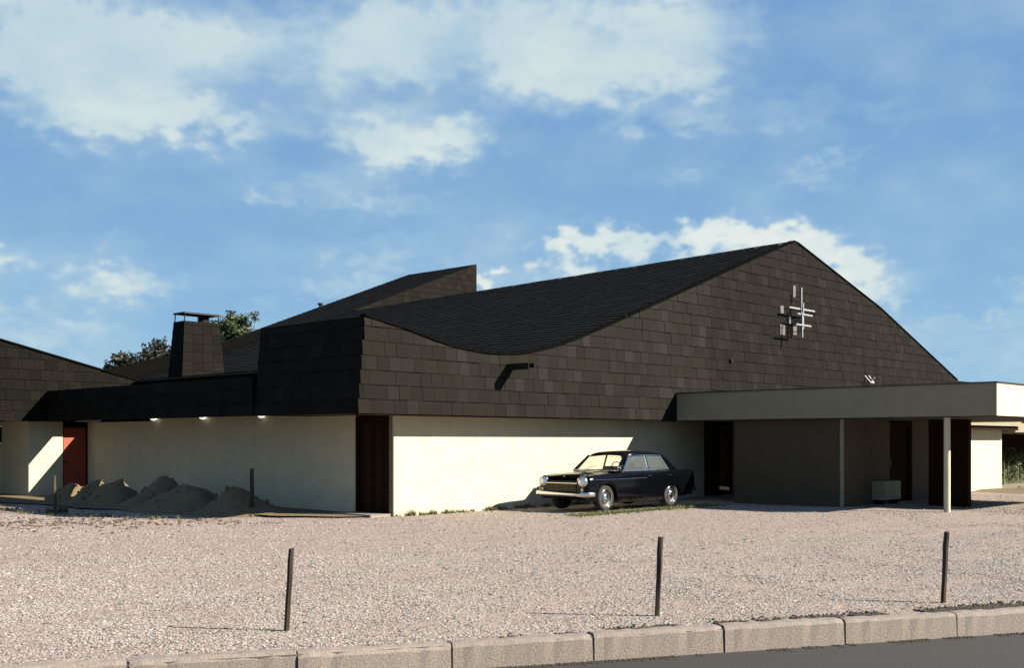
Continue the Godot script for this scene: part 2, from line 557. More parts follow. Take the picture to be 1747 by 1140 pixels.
# ------------------------------------------------------------------ slate work
func lapped(st: SurfaceTool, f: Callable, p0: float, p1: float, q0: float, q1: float, pw: float, qh: float, out_dir: Vector3, tone := 1.0, lift := 0.018) -> void:
	# courses of slates over the surface f(p, q): p along the course, q up the slope
	var rows := int(ceil((q1 - q0) / qh))
	for i in rows:
		var a := q0 + i * qh
		var b := minf(a + qh, q1)
		var p := p0 - (pw * 0.5 if i % 2 else 0.0)
		while p < p1 - 0.02:
			var e := p + pw * rng.randf_range(0.9, 1.1)
			var l := maxf(p, p0)
			var r := minf(e, p1) - 0.006
			p = e
			if r - l < 0.02:
				continue
			var z := lift * rng.randf_range(0.8, 1.35)
			var w := tone * (rng.randf_range(0.78, 1.2) if rng.randf() < 0.9 else rng.randf_range(0.6, 1.55))
			var warm := rng.randf_range(-0.06, 0.06)
			st.set_color(Color(0.61 * w * (1.0 + warm), 0.61 * w, 0.61 * w * (1.0 - warm)))
			var lo0: Vector3 = f.call(l, a) + out_dir * z
			var lo1: Vector3 = f.call(r, a) + out_dir * (z * rng.randf_range(0.85, 1.1))
			var hi0: Vector3 = f.call(l, b) + out_dir * 0.003
			var hi1: Vector3 = f.call(r, b) + out_dir * 0.003
			quad(st, lo0, hi0, hi1, lo1)
			quad(st, lo0 - out_dir * (z - 0.001), lo0, lo1, lo1 - out_dir * (z - 0.001))


func roof_y(u: float, v: float) -> float:
	var k := clampf((u - 2.4) / 14.3, 0.0, 1.0) if u < 16.71 else clampf((30.2 - u) / 13.5, 0.0, 1.0)
	return profile(u) - 0.02 * maxf(v, 0.0) * k


func slate_part(called: String, st: SurfaceTool, parent: Node) -> void:
	var o := obj(called, st, M.slate_v, parent)
	o.set_meta("kind", "stuff")


func make_hall() -> void:
	var hall := thing("parish_hall", "long parish hall with swept slate gable over white walls", "building", BT)
	# --- walls (front along local x at z = 0, side along -z at x = 0)
	bx("front_wall", Vector3(0.0, -0.1, -0.12), Vector3(12.4, 2.30, 0.0), M.white, hall)
	bx("front_wall", Vector3(14.0, -0.1, -0.12), Vector3(32.0, 2.30, 0.0), M.white, hall)
	bx("side_wall", Vector3(0.0, -0.1, -10.5), Vector3(0.18, 2.36, -1.34), M.white, hall)
	bx("side_wall", Vector3(0.0, -0.1, -14.795), Vector3(0.18, 2.27, -10.502), M.white, hall)  # top kept low so the sun patch reaches the red door
	bx("side_wall", Vector3(0.0, 2.362, -4.2), Vector3(0.18, 3.08, -0.13), M.white, hall)
	bx("sun_slot_wall", Vector3(1.2, -0.1, -22.0), Vector3(1.4, 3.55, -4.2), M.underlay, hall)  # walls of an unseen slot, invented to let sun reach the pier
	bx("sun_slot_wall", Vector3(0.182, -0.1, -4.2), Vector3(1.2, 3.09, -4.0), M.underlay, hall)
	# side door next to the corner
	var door := Node3D.new()
	door.name = "door"
	hall.add_child(door)
	door.set_meta("label", "dark brown boarded door beside the white corner")
	for k in 6:
		bx("plank", Vector3(0.05, 0.04, -1.24 + 0.185 * k), Vector3(0.095 + 0.004 * (k % 2), 2.12, -1.24 + 0.185 * k + 0.178), M.brown if k % 2 else M.brown_dark, door)
	bx("frame", Vector3(-0.025, -0.05, -1.335), Vector3(0.13, 2.26, -1.25), M.brown_dark, door)
	bx("frame", Vector3(-0.03, -0.05, -0.122), Vector3(0.13, 2.26, -0.05), M.frame_paint, door)
	bx("frame", Vector3(-0.02, 2.13, -1.245), Vector3(0.13, 2.25, -0.125), M.brown_dark, door)
	bx("handle", Vector3(0.0, 1.02, -0.27), Vector3(0.05, 1.05, -0.20), M.dark_metal, door)
	bx("door_step", Vector3(-0.62, -0.05, -1.38), Vector3(-0.035, 0.055, -0.06), M.concrete[0], hall)
	# --- slate facade
	var st := start()
	var u := -1.36
	while u < 30.1:
		var n := minf(u + 0.25, 30.18)
		var y0 := profile(u)
		var y1 := profile(n)
		quad(st, Vector3(u, 2.28, 0.648), Vector3(u, y0, 0.648), Vector3(n, y1, 0.648), Vector3(n, 2.28, 0.648))
		quad(st, Vector3(u, y0, 0.648), Vector3(u, y0, 0.5), Vector3(n, y1, 0.5), Vector3(n, y1, 0.648))
		quad(st, Vector3(n, 2.28, 0.5), Vector3(n, y1, 0.5), Vector3(u, y0, 0.5), Vector3(u, 2.28, 0.5))
		u = n
	quad(st, Vector3(-1.55, 2.28, 0.648), Vector3(-1.36, 4.34, 0.648), Vector3(-1.36, 2.28, 0.648), Vector3(-1.36, 2.28, 0.648))
	quad(st, Vector3(30.18, 2.28, 0.648), Vector3(30.18, 4.2, 0.648), Vector3(50, 4.2, 0.648), Vector3(50, 2.28, 0.648))
	quad(st, Vector3(30.18, 4.2, 0.648), Vector3(30.18, 4.2, -6), Vector3(50, 4.2, -6), Vector3(50, 4.2, 0.648))
	obj("gable_backing", st, M.underlay, hall)
	shingle_facade(hall)
	# trim that follows the verge
	st = start()
	u = -1.36
	while u < 30.1:
		var n := minf(u + 0.3, 30.18)
		var y0 := profile(u)
		var y1 := profile(n)
		hexa(st, [Vector3(u, y0 + 0.002, 0.49), Vector3(n, y1 + 0.002, 0.49), Vector3(n, y1 + 0.002, 0.695), Vector3(u, y0 + 0.002, 0.695), Vector3(u, y0 + 0.05, 0.49), Vector3(n, y1 + 0.05, 0.49), Vector3(n, y1 + 0.05, 0.695), Vector3(u, y0 + 0.05, 0.695)])
		u = n
	obj("verge_trim", st, M.underlay, hall)
	# soffits
	bx("soffit", Vector3(-1.50, 2.285, 0.002), Vector3(30.0, 2.31, 0.50), M.soffit, hall)
	bx("soffit", Vector3(-1.50, 2.285, -3.2), Vector3(-0.002, 2.31, 0.0), M.soffit, hall)
	bx("eave_board", Vector3(-1.52, 2.245, 0.52), Vector3(9.95, 2.279, 0.645), M.brown_dark, hall)
	# --- roof over the hall: sheet with slates on it
	st = start()
	for band in [[-1.36, 2.4, -0.65, 3.2], [1.2, 2.4, 3.2, 22.6], [2.4, 30.18, -0.65, 22.6]]:
		u = band[0]
		while u < band[1] - 0.01:
			var n := minf(u + 0.45, band[1])
			for s in 6:
				var v0 := lerpf(band[2], band[3], s / 6.0)
				var v1 := lerpf(band[2], band[3], (s + 1) / 6.0)
				var low: float = 0.0
				var yy := func(a: float, v: float) -> float:
					return (roof_y(a, v) if v <= 3.2 or a >= 2.4 else lerpf(3.58, 3.75, (a - 1.2) / 1.2)) - low
				if band[2] > 3.0:
					quad(st, Vector3(u, lerpf(3.58, 3.75, (u - 1.2) / 1.2), -v0), Vector3(u, lerpf(3.58, 3.75, (u - 1.2) / 1.2), -v1), Vector3(n, lerpf(3.58, 3.75, (n - 1.2) / 1.2), -v1), Vector3(n, lerpf(3.58, 3.75, (n - 1.2) / 1.2), -v0))
				else:
					quad(st, Vector3(u, roof_y(u, v0), -v0), Vector3(u, roof_y(u, v1), -v1), Vector3(n, roof_y(n, v1), -v1), Vector3(n, roof_y(n, v0), -v0))
			u = n
	# gable behind, and the inner end of the upturned corner
	quad(st, Vector3(-1.4, 2.3, -3.2), Vector3(-1.36, 4.3, -3.2), Vector3(2.4, 3.75, -3.2), Vector3(2.4, 2.3, -3.2))
	quad(st, Vector3(1.2, 0, -22.6), Vector3(1.2, 3.58, -22.6), Vector3(16.7, 7.8, -22.6), Vector3(16.7, 0, -22.6))
	quad(st, Vector3(16.7, 0, -22.6), Vector3(16.7, 7.8, -22.6), Vector3(30.18, 4.2, -22.6), Vector3(30.18, 0, -22.6))
	var roof := obj("roof", st, M.underlay, hall)
	st = start()
	lapped(st, func(p: float, q: float) -> Vector3: return Vector3(q, roof_y(q, p), -p), -0.48, 22.6, 2.4, 16.7, 0.42, 0.31, Vector3(-0.28, 0.96, 0), 0.62)
	lapped(st, func(p: float, q: float) -> Vector3: return Vector3(2.4 - q, roof_y(2.4 - q, p), -p), -0.48, 3.2, 0.0, 3.7, 0.42, 0.31, Vector3(0.15, 0.99, 0), 0.62)
	slate_part("roof_slates", st, roof)
	# --- side eaves: upturned corner and the low eave behind it
	st = start()
	lapped(st, func(p: float, q: float) -> Vector3: return Vector3(-1.55 + (q - 2.28) * 0.092, q, -p), -0.65, 3.2, 2.28, 4.32, 0.36, 0.31, Vector3(-1, 0.05, 0), 0.9)
	lapped(st, func(p: float, q: float) -> Vector3: return Vector3(-1.58, q, -p), 3.2, 14.1, 2.28, 3.2, 0.36, 0.31, Vector3(-1, 0, 0), 0.9)
	slate_part("side_slates", st, hall)
	st = start()
	hexa(st, [Vector3(-1.548, 2.28, -3.2), Vector3(-1.40, 2.28, -3.2), Vector3(-1.40, 2.28, 0.648), Vector3(-1.548, 2.28, 0.648), Vector3(-1.362, 4.33, -3.2), Vector3(-1.25, 4.33, -3.2), Vector3(-1.25, 4.33, 0.648), Vector3(-1.362, 4.33, 0.648)])
	obj("corner_board", st, M.underlay, hall)
	bx("fascia_board", Vector3(-1.577, 2.28, -14.15), Vector3(-1.50, 3.19, -3.21), M.underlay, hall)
	bx("eave_slab", Vector3(-1.57, 3.10, -14.15), Vector3(-0.0, 3.18, -3.21), M.underlay, hall)  # unseen slab, its inner edge shapes the sun patch on the pier
	st = start()
	hexa(st, [Vector3(0.0, 3.10, -4.2), Vector3(1.2, 3.10, -4.2), Vector3(1.2, 3.10, -3.21), Vector3(0, 3.10, -3.21), Vector3(0, 3.2, -4.2), Vector3(1.2, 3.57, -4.2), Vector3(1.2, 3.57, -3.21), Vector3(0, 3.2, -3.21)])
	obj("eave_slab", st, M.underlay, hall)
	# --- raised roof at the back with its cut-off slate end
	st = start()
	var bf := func(uu: float) -> float: return 11.0 - 0.382 * (25.0 - uu)
	quad(st, Vector3(6, bf.call(6.0), -22.6), Vector3(6, bf.call(6.0), -28), Vector3(25, 11.0, -28), Vector3(25, 11.0, -22.6))
	quad(st, Vector3(6, 0, -22.62), Vector3(6, bf.call(6.0), -22.62), Vector3(25, 11.0, -22.62), Vector3(25, 0, -22.62))
	quad(st, Vector3(25, 0, -22.62), Vector3(25, 11.0, -22.62), Vector3(25, 11.0, -28), Vector3(25, 0, -28))
	quad(st, Vector3(25, 0, -28), Vector3(25, 11.0, -28), Vector3(6, bf.call(6.0), -28), Vector3(6, 0, -28))
	var back := obj("raised_roof", st, M.underlay, hall)
	st = start()
	lapped(st, func(p: float, q: float) -> Vector3: return Vector3(q, bf.call(q), -p), 22.6, 28.0, 6.0, 25.0, 0.42, 0.31, Vector3(-0.36, 0.93, 0), 0.6)
	# cut-off end: courses clipped by the slope
	var y := 4.2
	while y < 11.0:
		var uu := 16.0
		while uu < 25.0:
			var e := minf(uu + 0.36, 25.0)
			var top0 := minf(y + 0.31, bf.call(uu))
			var top1 := minf(y + 0.31, bf.call(e))
			if top1 > y + 0.02:
				var w := rng.randf_range(0.75, 1.25)
				st.set_color(Color(0.61 * w, 0.61 * w, 0.61 * w))
				var z := -22.59 + rng.randf_range(0.0, 0.006)
				quad(st, Vector3(uu, y, z + 0.016), Vector3(uu, maxf(top0, y), z), Vector3(e - 0.006, top1, z), Vector3(e - 0.006, y, z + 0.016))
			uu = e
		y += 0.31
	slate_part("roof_slates", st, back)
	st = start()
	tube(st, Vector3(18.7, 8.4, -27.7), Vector3(18.7, 8.72, -27.7), 0.07, 0.07)
	tube(st, Vector3(18.7, 8.72, -27.7), Vector3(18.7, 8.82, -27.7), 0.13, 0.13)
	obj("vent_pipe", st, M.dark_metal, back)
	make_chimney(roof)
	make_canopy(hall)
	# rain spout sticking out of the valley
	var sp := Node3D.new()
	sp.name = "rain_spout"
	hall.add_child(sp)
	bx("trough", Vector3(2.98, 3.40, 0.60), Vector3(3.18, 3.42, 1.38), M.dark_metal, sp)
	bx("trough", Vector3(2.97, 3.40, 0.60), Vector3(2.99, 3.54, 1.38), M.dark_metal, sp)
	bx("trough", Vector3(3.17, 3.40, 0.60), Vector3(3.19, 3.54, 1.38), M.dark_metal, sp)
	st = start()
	lathe(st, Vector3(12.81, 4.14, 0.65), Vector3(0, 0, 1), [[0.0, 0.09], [0.06, 0.09], [0.085, 0.05], [0.085, 0.0]], 12)
	obj("round_vent", st, M.dark_metal, hall)
	# white bracket on the gable
	st = start()
	tube(st, Vector3(21.75, 4.05, 0.66), Vector3(21.75, 3.82, 0.86), 0.025, 0.025, 6)
	tube(st, Vector3(21.75, 3.82, 0.86), Vector3(22.05, 3.80, 0.86), 0.025, 0.025, 6)
	tube(st, Vector3(22.05, 3.80, 0.86), Vector3(22.05, 4.07, 0.66), 0.025, 0.025, 6)
	tube(st, Vector3(22.05, 3.98, 0.86), Vector3(22.2, 3.98, 0.80), 0.03, 0.03, 6)
	obj("wall_bracket", st, M.white_paint, hall)
	# glowing discs added in place of slits of light under the eave
	for v in [10.5, 7.85, 5.05]:
		st = start()
		lathe(st, Vector3(-0.10, 2.34, -v), Vector3(0, 1, 0), [[0.0, -0.07], [0.07, -0.05], [0.10, 0.0], [0.10, 0.02], [0.0, 0.03]], 12)
		var lp := obj("eave_glow", st, M.slit_glow, hall)
		lp.set_meta("label", "small glowing disc standing in for a slit of light atop the side wall")
		bx("wall_bracket", Vector3(-0.10, 2.371, -v - 0.03), Vector3(0.1, 2.395, -v + 0.03), M.dark_metal, hall)  # added to carry the glowing disc


func shingle_facade(hall: Node3D) -> void:
	# one wedge-shaped slate, its lower edge proud of the course below; widths vary by scale
	var full := start()
	var w := 0.5
	hexa(full, [Vector3(-w, 0, -0.002), Vector3(w, 0, -0.002), Vector3(w, 0, 0.024), Vector3(-w, 0, 0.024), Vector3(-w, 0.316, -0.002), Vector3(w, 0.316, -0.002), Vector3(w, 0.316, 0.005), Vector3(-w, 0.316, 0.005)])
	full.generate_normals()
	var mesh := full.commit()
	var cells := []
	var i := 0
	var y := 2.28
	while y < 8.3:
		var left := -1.55 + (y - 2.28) * 0.092
		var u := -1.9 + (0.17 if i % 2 else 0.0)
		while u < 50.0:
			var e := u + 0.345 + rng.randf_range(-0.03, 0.03)
			var l := maxf(u, left)
			var r := e - 0.007
			u = e
			if r - l < 0.04:
				continue
			var t0 := minf(y + 0.316, profile(l))
			var t1 := minf(y + 0.316, profile(r))
			if maxf(t0, t1) < y + 0.03:
				continue
			var hidden := l > 10.0 and y < 2.75
			cells.append([l + (100.0 if hidden else 0.0), l, r, y, maxf(t0, y + 0.003), maxf(t1, y + 0.003), rng.randi() % 7 if rng.randf() > 0.08 else 7, rng.randf_range(0.0, 0.012), rng.randfn(0.0, 0.006)])
		y += 0.31
		i += 1
	cells.sort_custom(func(p, q): return p[0] < q[0])
	var rest := start()
	var tones := [1.0, 1.08, 0.92, 1.03, 1.18, 0.96, 0.83, 1.4]
	for k in cells.size():
		var c: Array = cells[k]
		var cut: bool = c[4] < c[3] + 0.315 or c[5] < c[3] + 0.315
		if k < 300:
			var o := MeshInstance3D.new()
			o.name = "slate"
			if cut:
				var st := start()
				slate_piece(st, c)
				st.generate_normals()
				o.mesh = st.commit()
			else:
				o.mesh = mesh
				o.transform = Transform3D(Basis(Vector3(0, 0, 1), c[8]).scaled_local(Vector3(c[2] - c[1], 1, 1)), Vector3((c[1] + c[2]) / 2.0, c[3], 0.65 + c[7]))
			o.material_override = M.slates[c[6]]
			hall.add_child(o, true)
		else:
			var t: float = tones[c[6]]
			rest.set_color(Color(0.61 * t, 0.61 * t, 0.61 * t))
			slate_piece(rest, c)
	slate_part("far_slates", rest, hall)


func slate_piece(st: SurfaceTool, c: Array) -> void:
	var z: float = 0.65 + c[7]
	hexa(st, [Vector3(c[1], c[3], z - 0.002), Vector3(c[2], c[3], z - 0.002), Vector3(c[2], c[3], z + 0.024), Vector3(c[1], c[3], z + 0.024), Vector3(c[1], c[4], z - 0.002), Vector3(c[2], c[5], z - 0.002), Vector3(c[2], c[5], z + 0.005), Vector3(c[1], c[4], z + 0.005)])


func make_chimney(roof: Node) -> void:
	var ch := Node3D.new()
	ch.name = "chimney"
	roof.add_child(ch)
	var c := Vector3(3.36, 0, -13.95)
	var st := start()
	var ring := func(y: float, hx: float, hz: float) -> Array:
		return [c + Vector3(-hx, y, -hz), c + Vector3(hx, y, -hz), c + Vector3(hx, y, hz), c + Vector3(-hx, y, hz)]
	var lo: Array = ring.call(3.3, 0.84, 0.46)
	hexa(st, lo + ring.call(5.62, 0.66, 0.33))
	obj("stack", st, M.underlay, ch)
	st = start()
	var hx := func(y: float) -> float: return lerpf(0.84, 0.66, (y - 3.3) / 2.32)
	var hz := func(y: float) -> float: return lerpf(0.46, 0.33, (y - 3.3) / 2.32)
	var y := 3.4
	while y < 5.6:
		var n := minf(y + 0.3, 5.62)
		for k in 4:
			for s in 4:
				var t0 := s / 4.0 * 2.0 - 1.0
				var t1 := (s + 0.97) / 4.0 * 2.0 - 1.0
				var p := []
				for q in [[t0, y, 0.018], [t0, n, 0.004], [t1, n, 0.004], [t1, y, 0.018]]:
					var v := Vector3(q[0] * hx.call(q[1]), q[1], hz.call(q[1]) + q[2])
					if k == 1:
						v = Vector3(-hx.call(q[1]) - q[2], q[1], q[0] * hz.call(q[1]))
					elif k == 2:
						v = Vector3(-q[0] * hx.call(q[1]), q[1], -hz.call(q[1]) - q[2])
					elif k == 3:
						v = Vector3(hx.call(q[1]) + q[2], q[1], -q[0] * hz.call(q[1]))
					p.append(c + v)
				var w := rng.randf_range(0.6, 1.0)
				st.set_color(Color(0.61 * w, 0.61 * w, 0.61 * w))
				quad(st, p[0], p[1], p[2], p[3])
		y = n
	slate_part("stack_slates", st, ch)
	st = start()
	hexa(st, ring.call(5.86, 0.68, 0.36) + ring.call(5.915, 0.66, 0.34))
	obj("cap", st, M.dark_metal, ch)
	st = start()
	tube(st, c + Vector3(0.22, 5.6, 0), c + Vector3(0.22, 5.86, 0), 0.17, 0.17, 12)
	obj("flue", st, M.dark_metal, ch)
	for s in [[-1, -1], [-1, 1], [1, -1], [1, 1]]:
		st = start()
		tube(st, c + Vector3(0.64 * s[0], 5.6, 0.3 * s[1]), c + Vector3(0.62 * s[0], 5.87, 0.3 * s[1]), 0.018, 0.018, 6)
		obj("cap_leg", st, M.dark_metal, ch)


func make_canopy(hall: Node3D) -> void:
	var cn := Node3D.new()
	cn.name = "canopy"
	hall.add_child(cn)
	cn.set_meta("label", "deep white entrance canopy, shade in its slab colour, on a white post")
	bx("slab", Vector3(9.96, 2.28, 0.70), Vector3(18.0, 3.04, 9.575), M.cream_shade, cn)
	bx("front_fascia", Vector3(9.962, 2.281, 9.577), Vector3(13.3, 3.039, 9.60), M.white, cn)  # same paint as the slab, lighter for its sunlit face
	bx("slab", Vector3(13.3, 2.28, 9.577), Vector3(18.0, 3.04, 11.6), M.cream_shade, cn)  # unseen forward part, added to shade the ground under the canopy
	bx("roof_edge", Vector3(9.93, 3.042, 0.70), Vector3(18.03, 3.07, 9.63), M.zinc, cn)
	bx("soffit", Vector3(10.02, 2.255, 0.70), Vector3(17.9, 2.278, 9.54), M.soffit, cn)
	# white post with a dark foot
	var st := start()
	lathe(st, Vector3(10.15, -0.05, 8.37), Vector3.UP, [[0.0, 0.0], [0.076, 0.0], [0.076, 2.304], [0.0, 2.304]], 24)
	obj("post", st, M.white, cn)
	# porch block under the canopy
	bx("porch_wall", Vector3(10.2, -0.1, 2.45), Vector3(10.38, 2.25, 5.65), M.porch_shade, cn)
	bx("porch_wall", Vector3(10.382, -0.1, 5.47), Vector3(12.95, 2.25, 5.65), M.porch_shade, cn)
	bx("porch_wall", Vector3(14.4, -0.1, 5.47), Vector3(17.0, 2.25, 5.65), M.porch_shade, cn)
	bx("porch_wall", Vector3(10.382, -0.1, 2.45), Vector3(17.0, 2.25, 2.6), M.porch_shade, cn)
	bx("porch_wall", Vector3(17.002, -0.1, 2.45), Vector3(17.2, 2.25, 5.65), M.porch_shade, cn)
	bx("corner_bead", Vector3(10.17, 0.0, 5.60), Vector3(10.23, 2.25, 5.68), M.cream_shade, cn)
	bx("wing_wall", Vector3(12.55, -0.1, 6.9), Vector3(12.75, 2.25, 7.94), M.brown_dark, cn)
	var pd := Node3D.new()
	pd.name = "porch_door"
	cn.add_child(pd)
	bx("leaf", Vector3(13.0, 0.0, 5.50), Vector3(14.35, 2.12, 5.55), M.brown_dark, pd)
	bx("frame", Vector3(12.952, 0.0, 5.49), Vector3(13.03, 2.2, 5.62), M.brown_dark, pd)
	bx("frame", Vector3(14.31, 0.0, 5.49), Vector3(14.398, 2.2, 5.62), M.brown_dark, pd)
	bx("frame", Vector3(13.032, 2.12, 5.49), Vector3(14.308, 2.2, 5.62), M.brown_dark, pd)
	bx("handle", Vector3(13.1, 0.95, 5.56), Vector3(13.13, 1.2, 5.60), M.zinc, pd)
	var gd := Node3D.new()
	gd.name = "entrance_door"
	hall.add_child(gd)
	bx("leaf", Vector3(12.45, 0.0, -0.08), Vector3(13.19, 2.15, -0.05), M.glass_dark, gd)
	bx("leaf", Vector3(13.21, 0.0, -0.08), Vector3(13.95, 2.15, -0.05), M.glass_dark, gd)
	bx("frame", Vector3(12.402, 0.0, -0.11), Vector3(12.46, 2.28, -0.01), M.brown_dark, gd)
	bx("frame", Vector3(13.94, 0.0, -0.11), Vector3(13.998, 2.28, -0.01), M.brown_dark, gd)
	bx("frame", Vector3(12.462, 2.15, -0.11), Vector3(13.938, 2.28, -0.01), M.brown_dark, gd)


func make_left_wing() -> void:
	var wing := thing("left_wing", "low slate-fronted wing with red door and sunlit white pier", "building", BT)
	bx("pier", Vector3(-1.857, -0.1, -15.0), Vector3(-0.80, 2.33, -14.8), M.white, wing)
	bx("pier", Vector3(-1.857, -0.1, -16.8), Vector3(-1.72, 2.33, -15.002), M.white, wing)
	var d := Node3D.new()
	d.name = "red_door"
	wing.add_child(d)
	bx("leaf", Vector3(-0.77, 0.02, -14.88), Vector3(-0.04, 2.1, -14.83), M.red, d)
	bx("frame", Vector3(-0.798, 0.0, -14.90), Vector3(-0.772, 2.2, -14.81), M.brown_dark, d)
	bx("frame", Vector3(-0.038, 0.0, -14.90), Vector3(-0.002, 2.2, -14.81), M.brown_dark, d)
	bx("frame", Vector3(-0.77, 2.102, -14.90), Vector3(-0.04, 2.33, -14.81), M.brown_dark, d)
	bx("handle", Vector3(-0.70, 1.0, -14.826), Vector3(-0.66, 1.04, -14.77), M.dark_metal, d)
	# recessed back wall, brown boarded below a strip of windows
	bx("back_wall", Vector3(-9.0, -0.1, -17.0), Vector3(-1.72, 1.62, -16.8), M.white, wing)
	bx("back_wall", Vector3(-9.0, 2.15, -17.0), Vector3(-1.72, 2.33, -16.8), M.white, wing)
	for k in 6:
		var x := -1.75 - 0.85 * (k + 1)
		var wn := Node3D.new()
		wn.name = "window"
		wing.add_child(wn, true)
		bx("pane", Vector3(x + 0.06, 1.64, -16.92), Vector3(x + 0.80, 2.14, -16.90), M.glass_dark, wn)
		bx("frame", Vector3(x, 1.62, -16.96), Vector3(x + 0.06, 2.15, -16.84), M.brown, wn)
		bx("frame", Vector3(x + 0.80, 1.62, -16.96), Vector3(x + 0.845, 2.15, -16.84), M.brown, wn)
	# slate front with its sloping top
	var top := func(u: float) -> float: return 4.65 - 0.2397 * (u + 2.98)
	var st := start()
	quad(st, Vector3(-9, 2.28, -14.172), Vector3(-9, top.call(-9.0), -14.172), Vector3(2.6, top.call(2.6), -14.172), Vector3(2.6, 2.28, -14.172))
	quad(st, Vector3(2.6, 2.28, -14.3), Vector3(2.6, top.call(2.6), -14.3), Vector3(-9, top.call(-9.0), -14.3), Vector3(-9, 2.28, -14.3))
	quad(st, Vector3(-9, top.call(-9.0), -14.172), Vector3(-9, top.call(-9.0), -24), Vector3(2.6, top.call(2.6), -24), Vector3(2.6, top.call(2.6), -14.172))
	quad(st, Vector3(-9, 2.30, -14.18), Vector3(-9, 2.30, -24), Vector3(2.6, 2.30, -24), Vector3(2.6, 2.30, -14.18))
	obj("roof", st, M.underlay, wing)
	st = start()
	var y := 2.28
	var i := 0
	while y < 6.2:
		var u := -9.0 + (0.17 if i % 2 else 0.0)
		while u < 2.6:
			var e := minf(u + 0.345 * rng.randf_range(0.92, 1.08), 2.6)
			var t0: float = minf(y + 0.315, top.call(u))
			var t1: float = minf(y + 0.315, top.call(e))
			if t0 > y + 0.03 and t1 > y:
				var w := rng.randf_range(0.55, 0.9)
				st.set_color(Color(0.61 * w, 0.61 * w, 0.61 * w))
				slate_piece_at(st, u, e - 0.007, y, t0, t1, -14.17 + rng.randf_range(0.0, 0.006))
			u = e
		y += 0.31
		i += 1
	slate_part("slates", st, wing)
	st = start()
	hexa(st, [Vector3(-9, top.call(-9.0), -14.3), Vector3(2.6, top.call(2.6), -14.3), Vector3(2.6, top.call(2.6), -14.12), Vector3(-9, top.call(-9.0), -14.12), Vector3(-9, top.call(-9.0) + 0.05, -14.3), Vector3(2.6, top.call(2.6) + 0.05, -14.3), Vector3(2.6, top.call(2.6) + 0.05, -14.12), Vector3(-9, top.call(-9.0) + 0.05, -14.12)])
	obj("verge_trim", st, M.underlay, wing)


func slate_piece_at(st: SurfaceTool, l: float, r: float, y: float, t0: float, t1: float, z: float) -> void:
	quad(st, Vector3(l, y, z + 0.022), Vector3(l, t0, z + 0.004), Vector3(r, t1, z + 0.004), Vector3(r, y, z + 0.022))
	quad(st, Vector3(l, y, z), Vector3(l, y, z + 0.022), Vector3(r, y, z + 0.022), Vector3(r, y, z))


func make_annex() -> void:
	var an := thing("annex", "small white annex with flat roof beyond the entrance canopy", "building", BT)
	bx("front_wall", Vector3(19.6, -0.1, 4.4), Vector3(24.2, 2.2, 4.6), M.white, an)
	bx("side_wall", Vector3(24.0, -0.1, -0.4), Vector3(24.2, 2.2, 4.398), M.white, an)
	bx("back_wall", Vector3(24.202, -0.1, -0.6), Vector3(70.0, 2.2, -0.4), M.brown_dark, an)
	bx("roof_slab", Vector3(19.2, 2.202, -0.6), Vector3(24.4, 2.50, 5.2), M.cream_shade, an)
	bx("roof_slab", Vector3(24.402, 2.0, -0.6), Vector3(60.0, 2.32, 5.0), M.cream_shade, an)
	bx("roof_edge", Vector3(19.15, 2.502, -0.6), Vector3(24.45, 2.54, 5.25), M.zinc, an)
	bx("fascia_board", Vector3(19.2, 2.06, 4.98), Vector3(24.398, 2.198, 5.1), M.brown_dark, an)
	for x in [27.0, 31.0, 35.0]:
		bx("post", Vector3(x, -0.1, 4.6), Vector3(x + 0.12, 2.0, 4.72), M.brown_dark, an)


# ------------------------------------------------------------------ trees
func leaf_cloud(st: SurfaceTool, c: Vector3, r: Vector3, count: int, size: float, tone: float) -> void:
	for k in count:
		var d := Vector3(rng.randfn(), rng.randfn(), rng.randfn()).normalized() * pow(rng.randf(), 0.45)
		var p := c + d * r
		var x := Vector3(rng.randfn(), rng.randfn() * 0.6, rng.randfn()).normalized()
		var y := x.cross(Vector3(rng.randfn(), rng.randfn(), rng.randfn())).normalized()
		var s := size * rng.randf_range(0.6, 1.3)
		var g := tone * rng.randf_range(0.6, 1.4)
		st.set_color(Color(0.20 * g, 0.26 * g, 0.18 * g))
		quad(st, p - x * s, p + y * s * 0.45, p + x * s, p - y * s * 0.45)


func tree(called: String, label: String, at: Vector3, height: float, radius: float, tone: float) -> void:
	var t := thing(called, label, "tree", Transform3D(Basis.IDENTITY, at), "trees behind the hall")
	var st := start()
	tube(st, Vector3(0, -0.3, 0), Vector3(0.1, height * 0.45, 0), 0.16, 0.11, 9)
	var lst := start()
	for k in 44:
		var ang := rng.randf() * TAU
		var f := rng.randf()
		var y0 := height * rng.randf_range(0.28, 0.5)
		var rr := radius * rng.randf_range(0.3, 0.95) * (1.0 - 0.45 * f)
		var tip := Vector3(cos(ang) * rr, lerpf(height * 0.45, height * 0.9, f), sin(ang) * rr)
		tube(st, Vector3(0.05, y0, 0), tip, 0.05, 0.015, 5, false)
		for j in 3:
			var o := tip + Vector3(rng.randfn(), rng.randfn() * 0.8, rng.randfn()) * 0.28
			leaf_cloud(lst, o, Vector3(0.42, 0.40, 0.42) * rng.randf_range(0.7, 1.2), 95, 0.10, tone)
		# upright leading shoots
		if f > 0.45:
			var shoot := tip + Vector3(rng.randfn() * 0.2, rng.randf_range(0.35, 0.75), rng.randfn() * 0.2)
			tube(st, tip, shoot, 0.015, 0.006, 4, false)
			leaf_cloud(lst, tip.lerp(shoot, 0.6), Vector3(0.14, 0.4, 0.14), 45, 0.08, tone)
	obj("trunk", st, M.bark, t)
	obj("crown", lst, M.leaf, t)


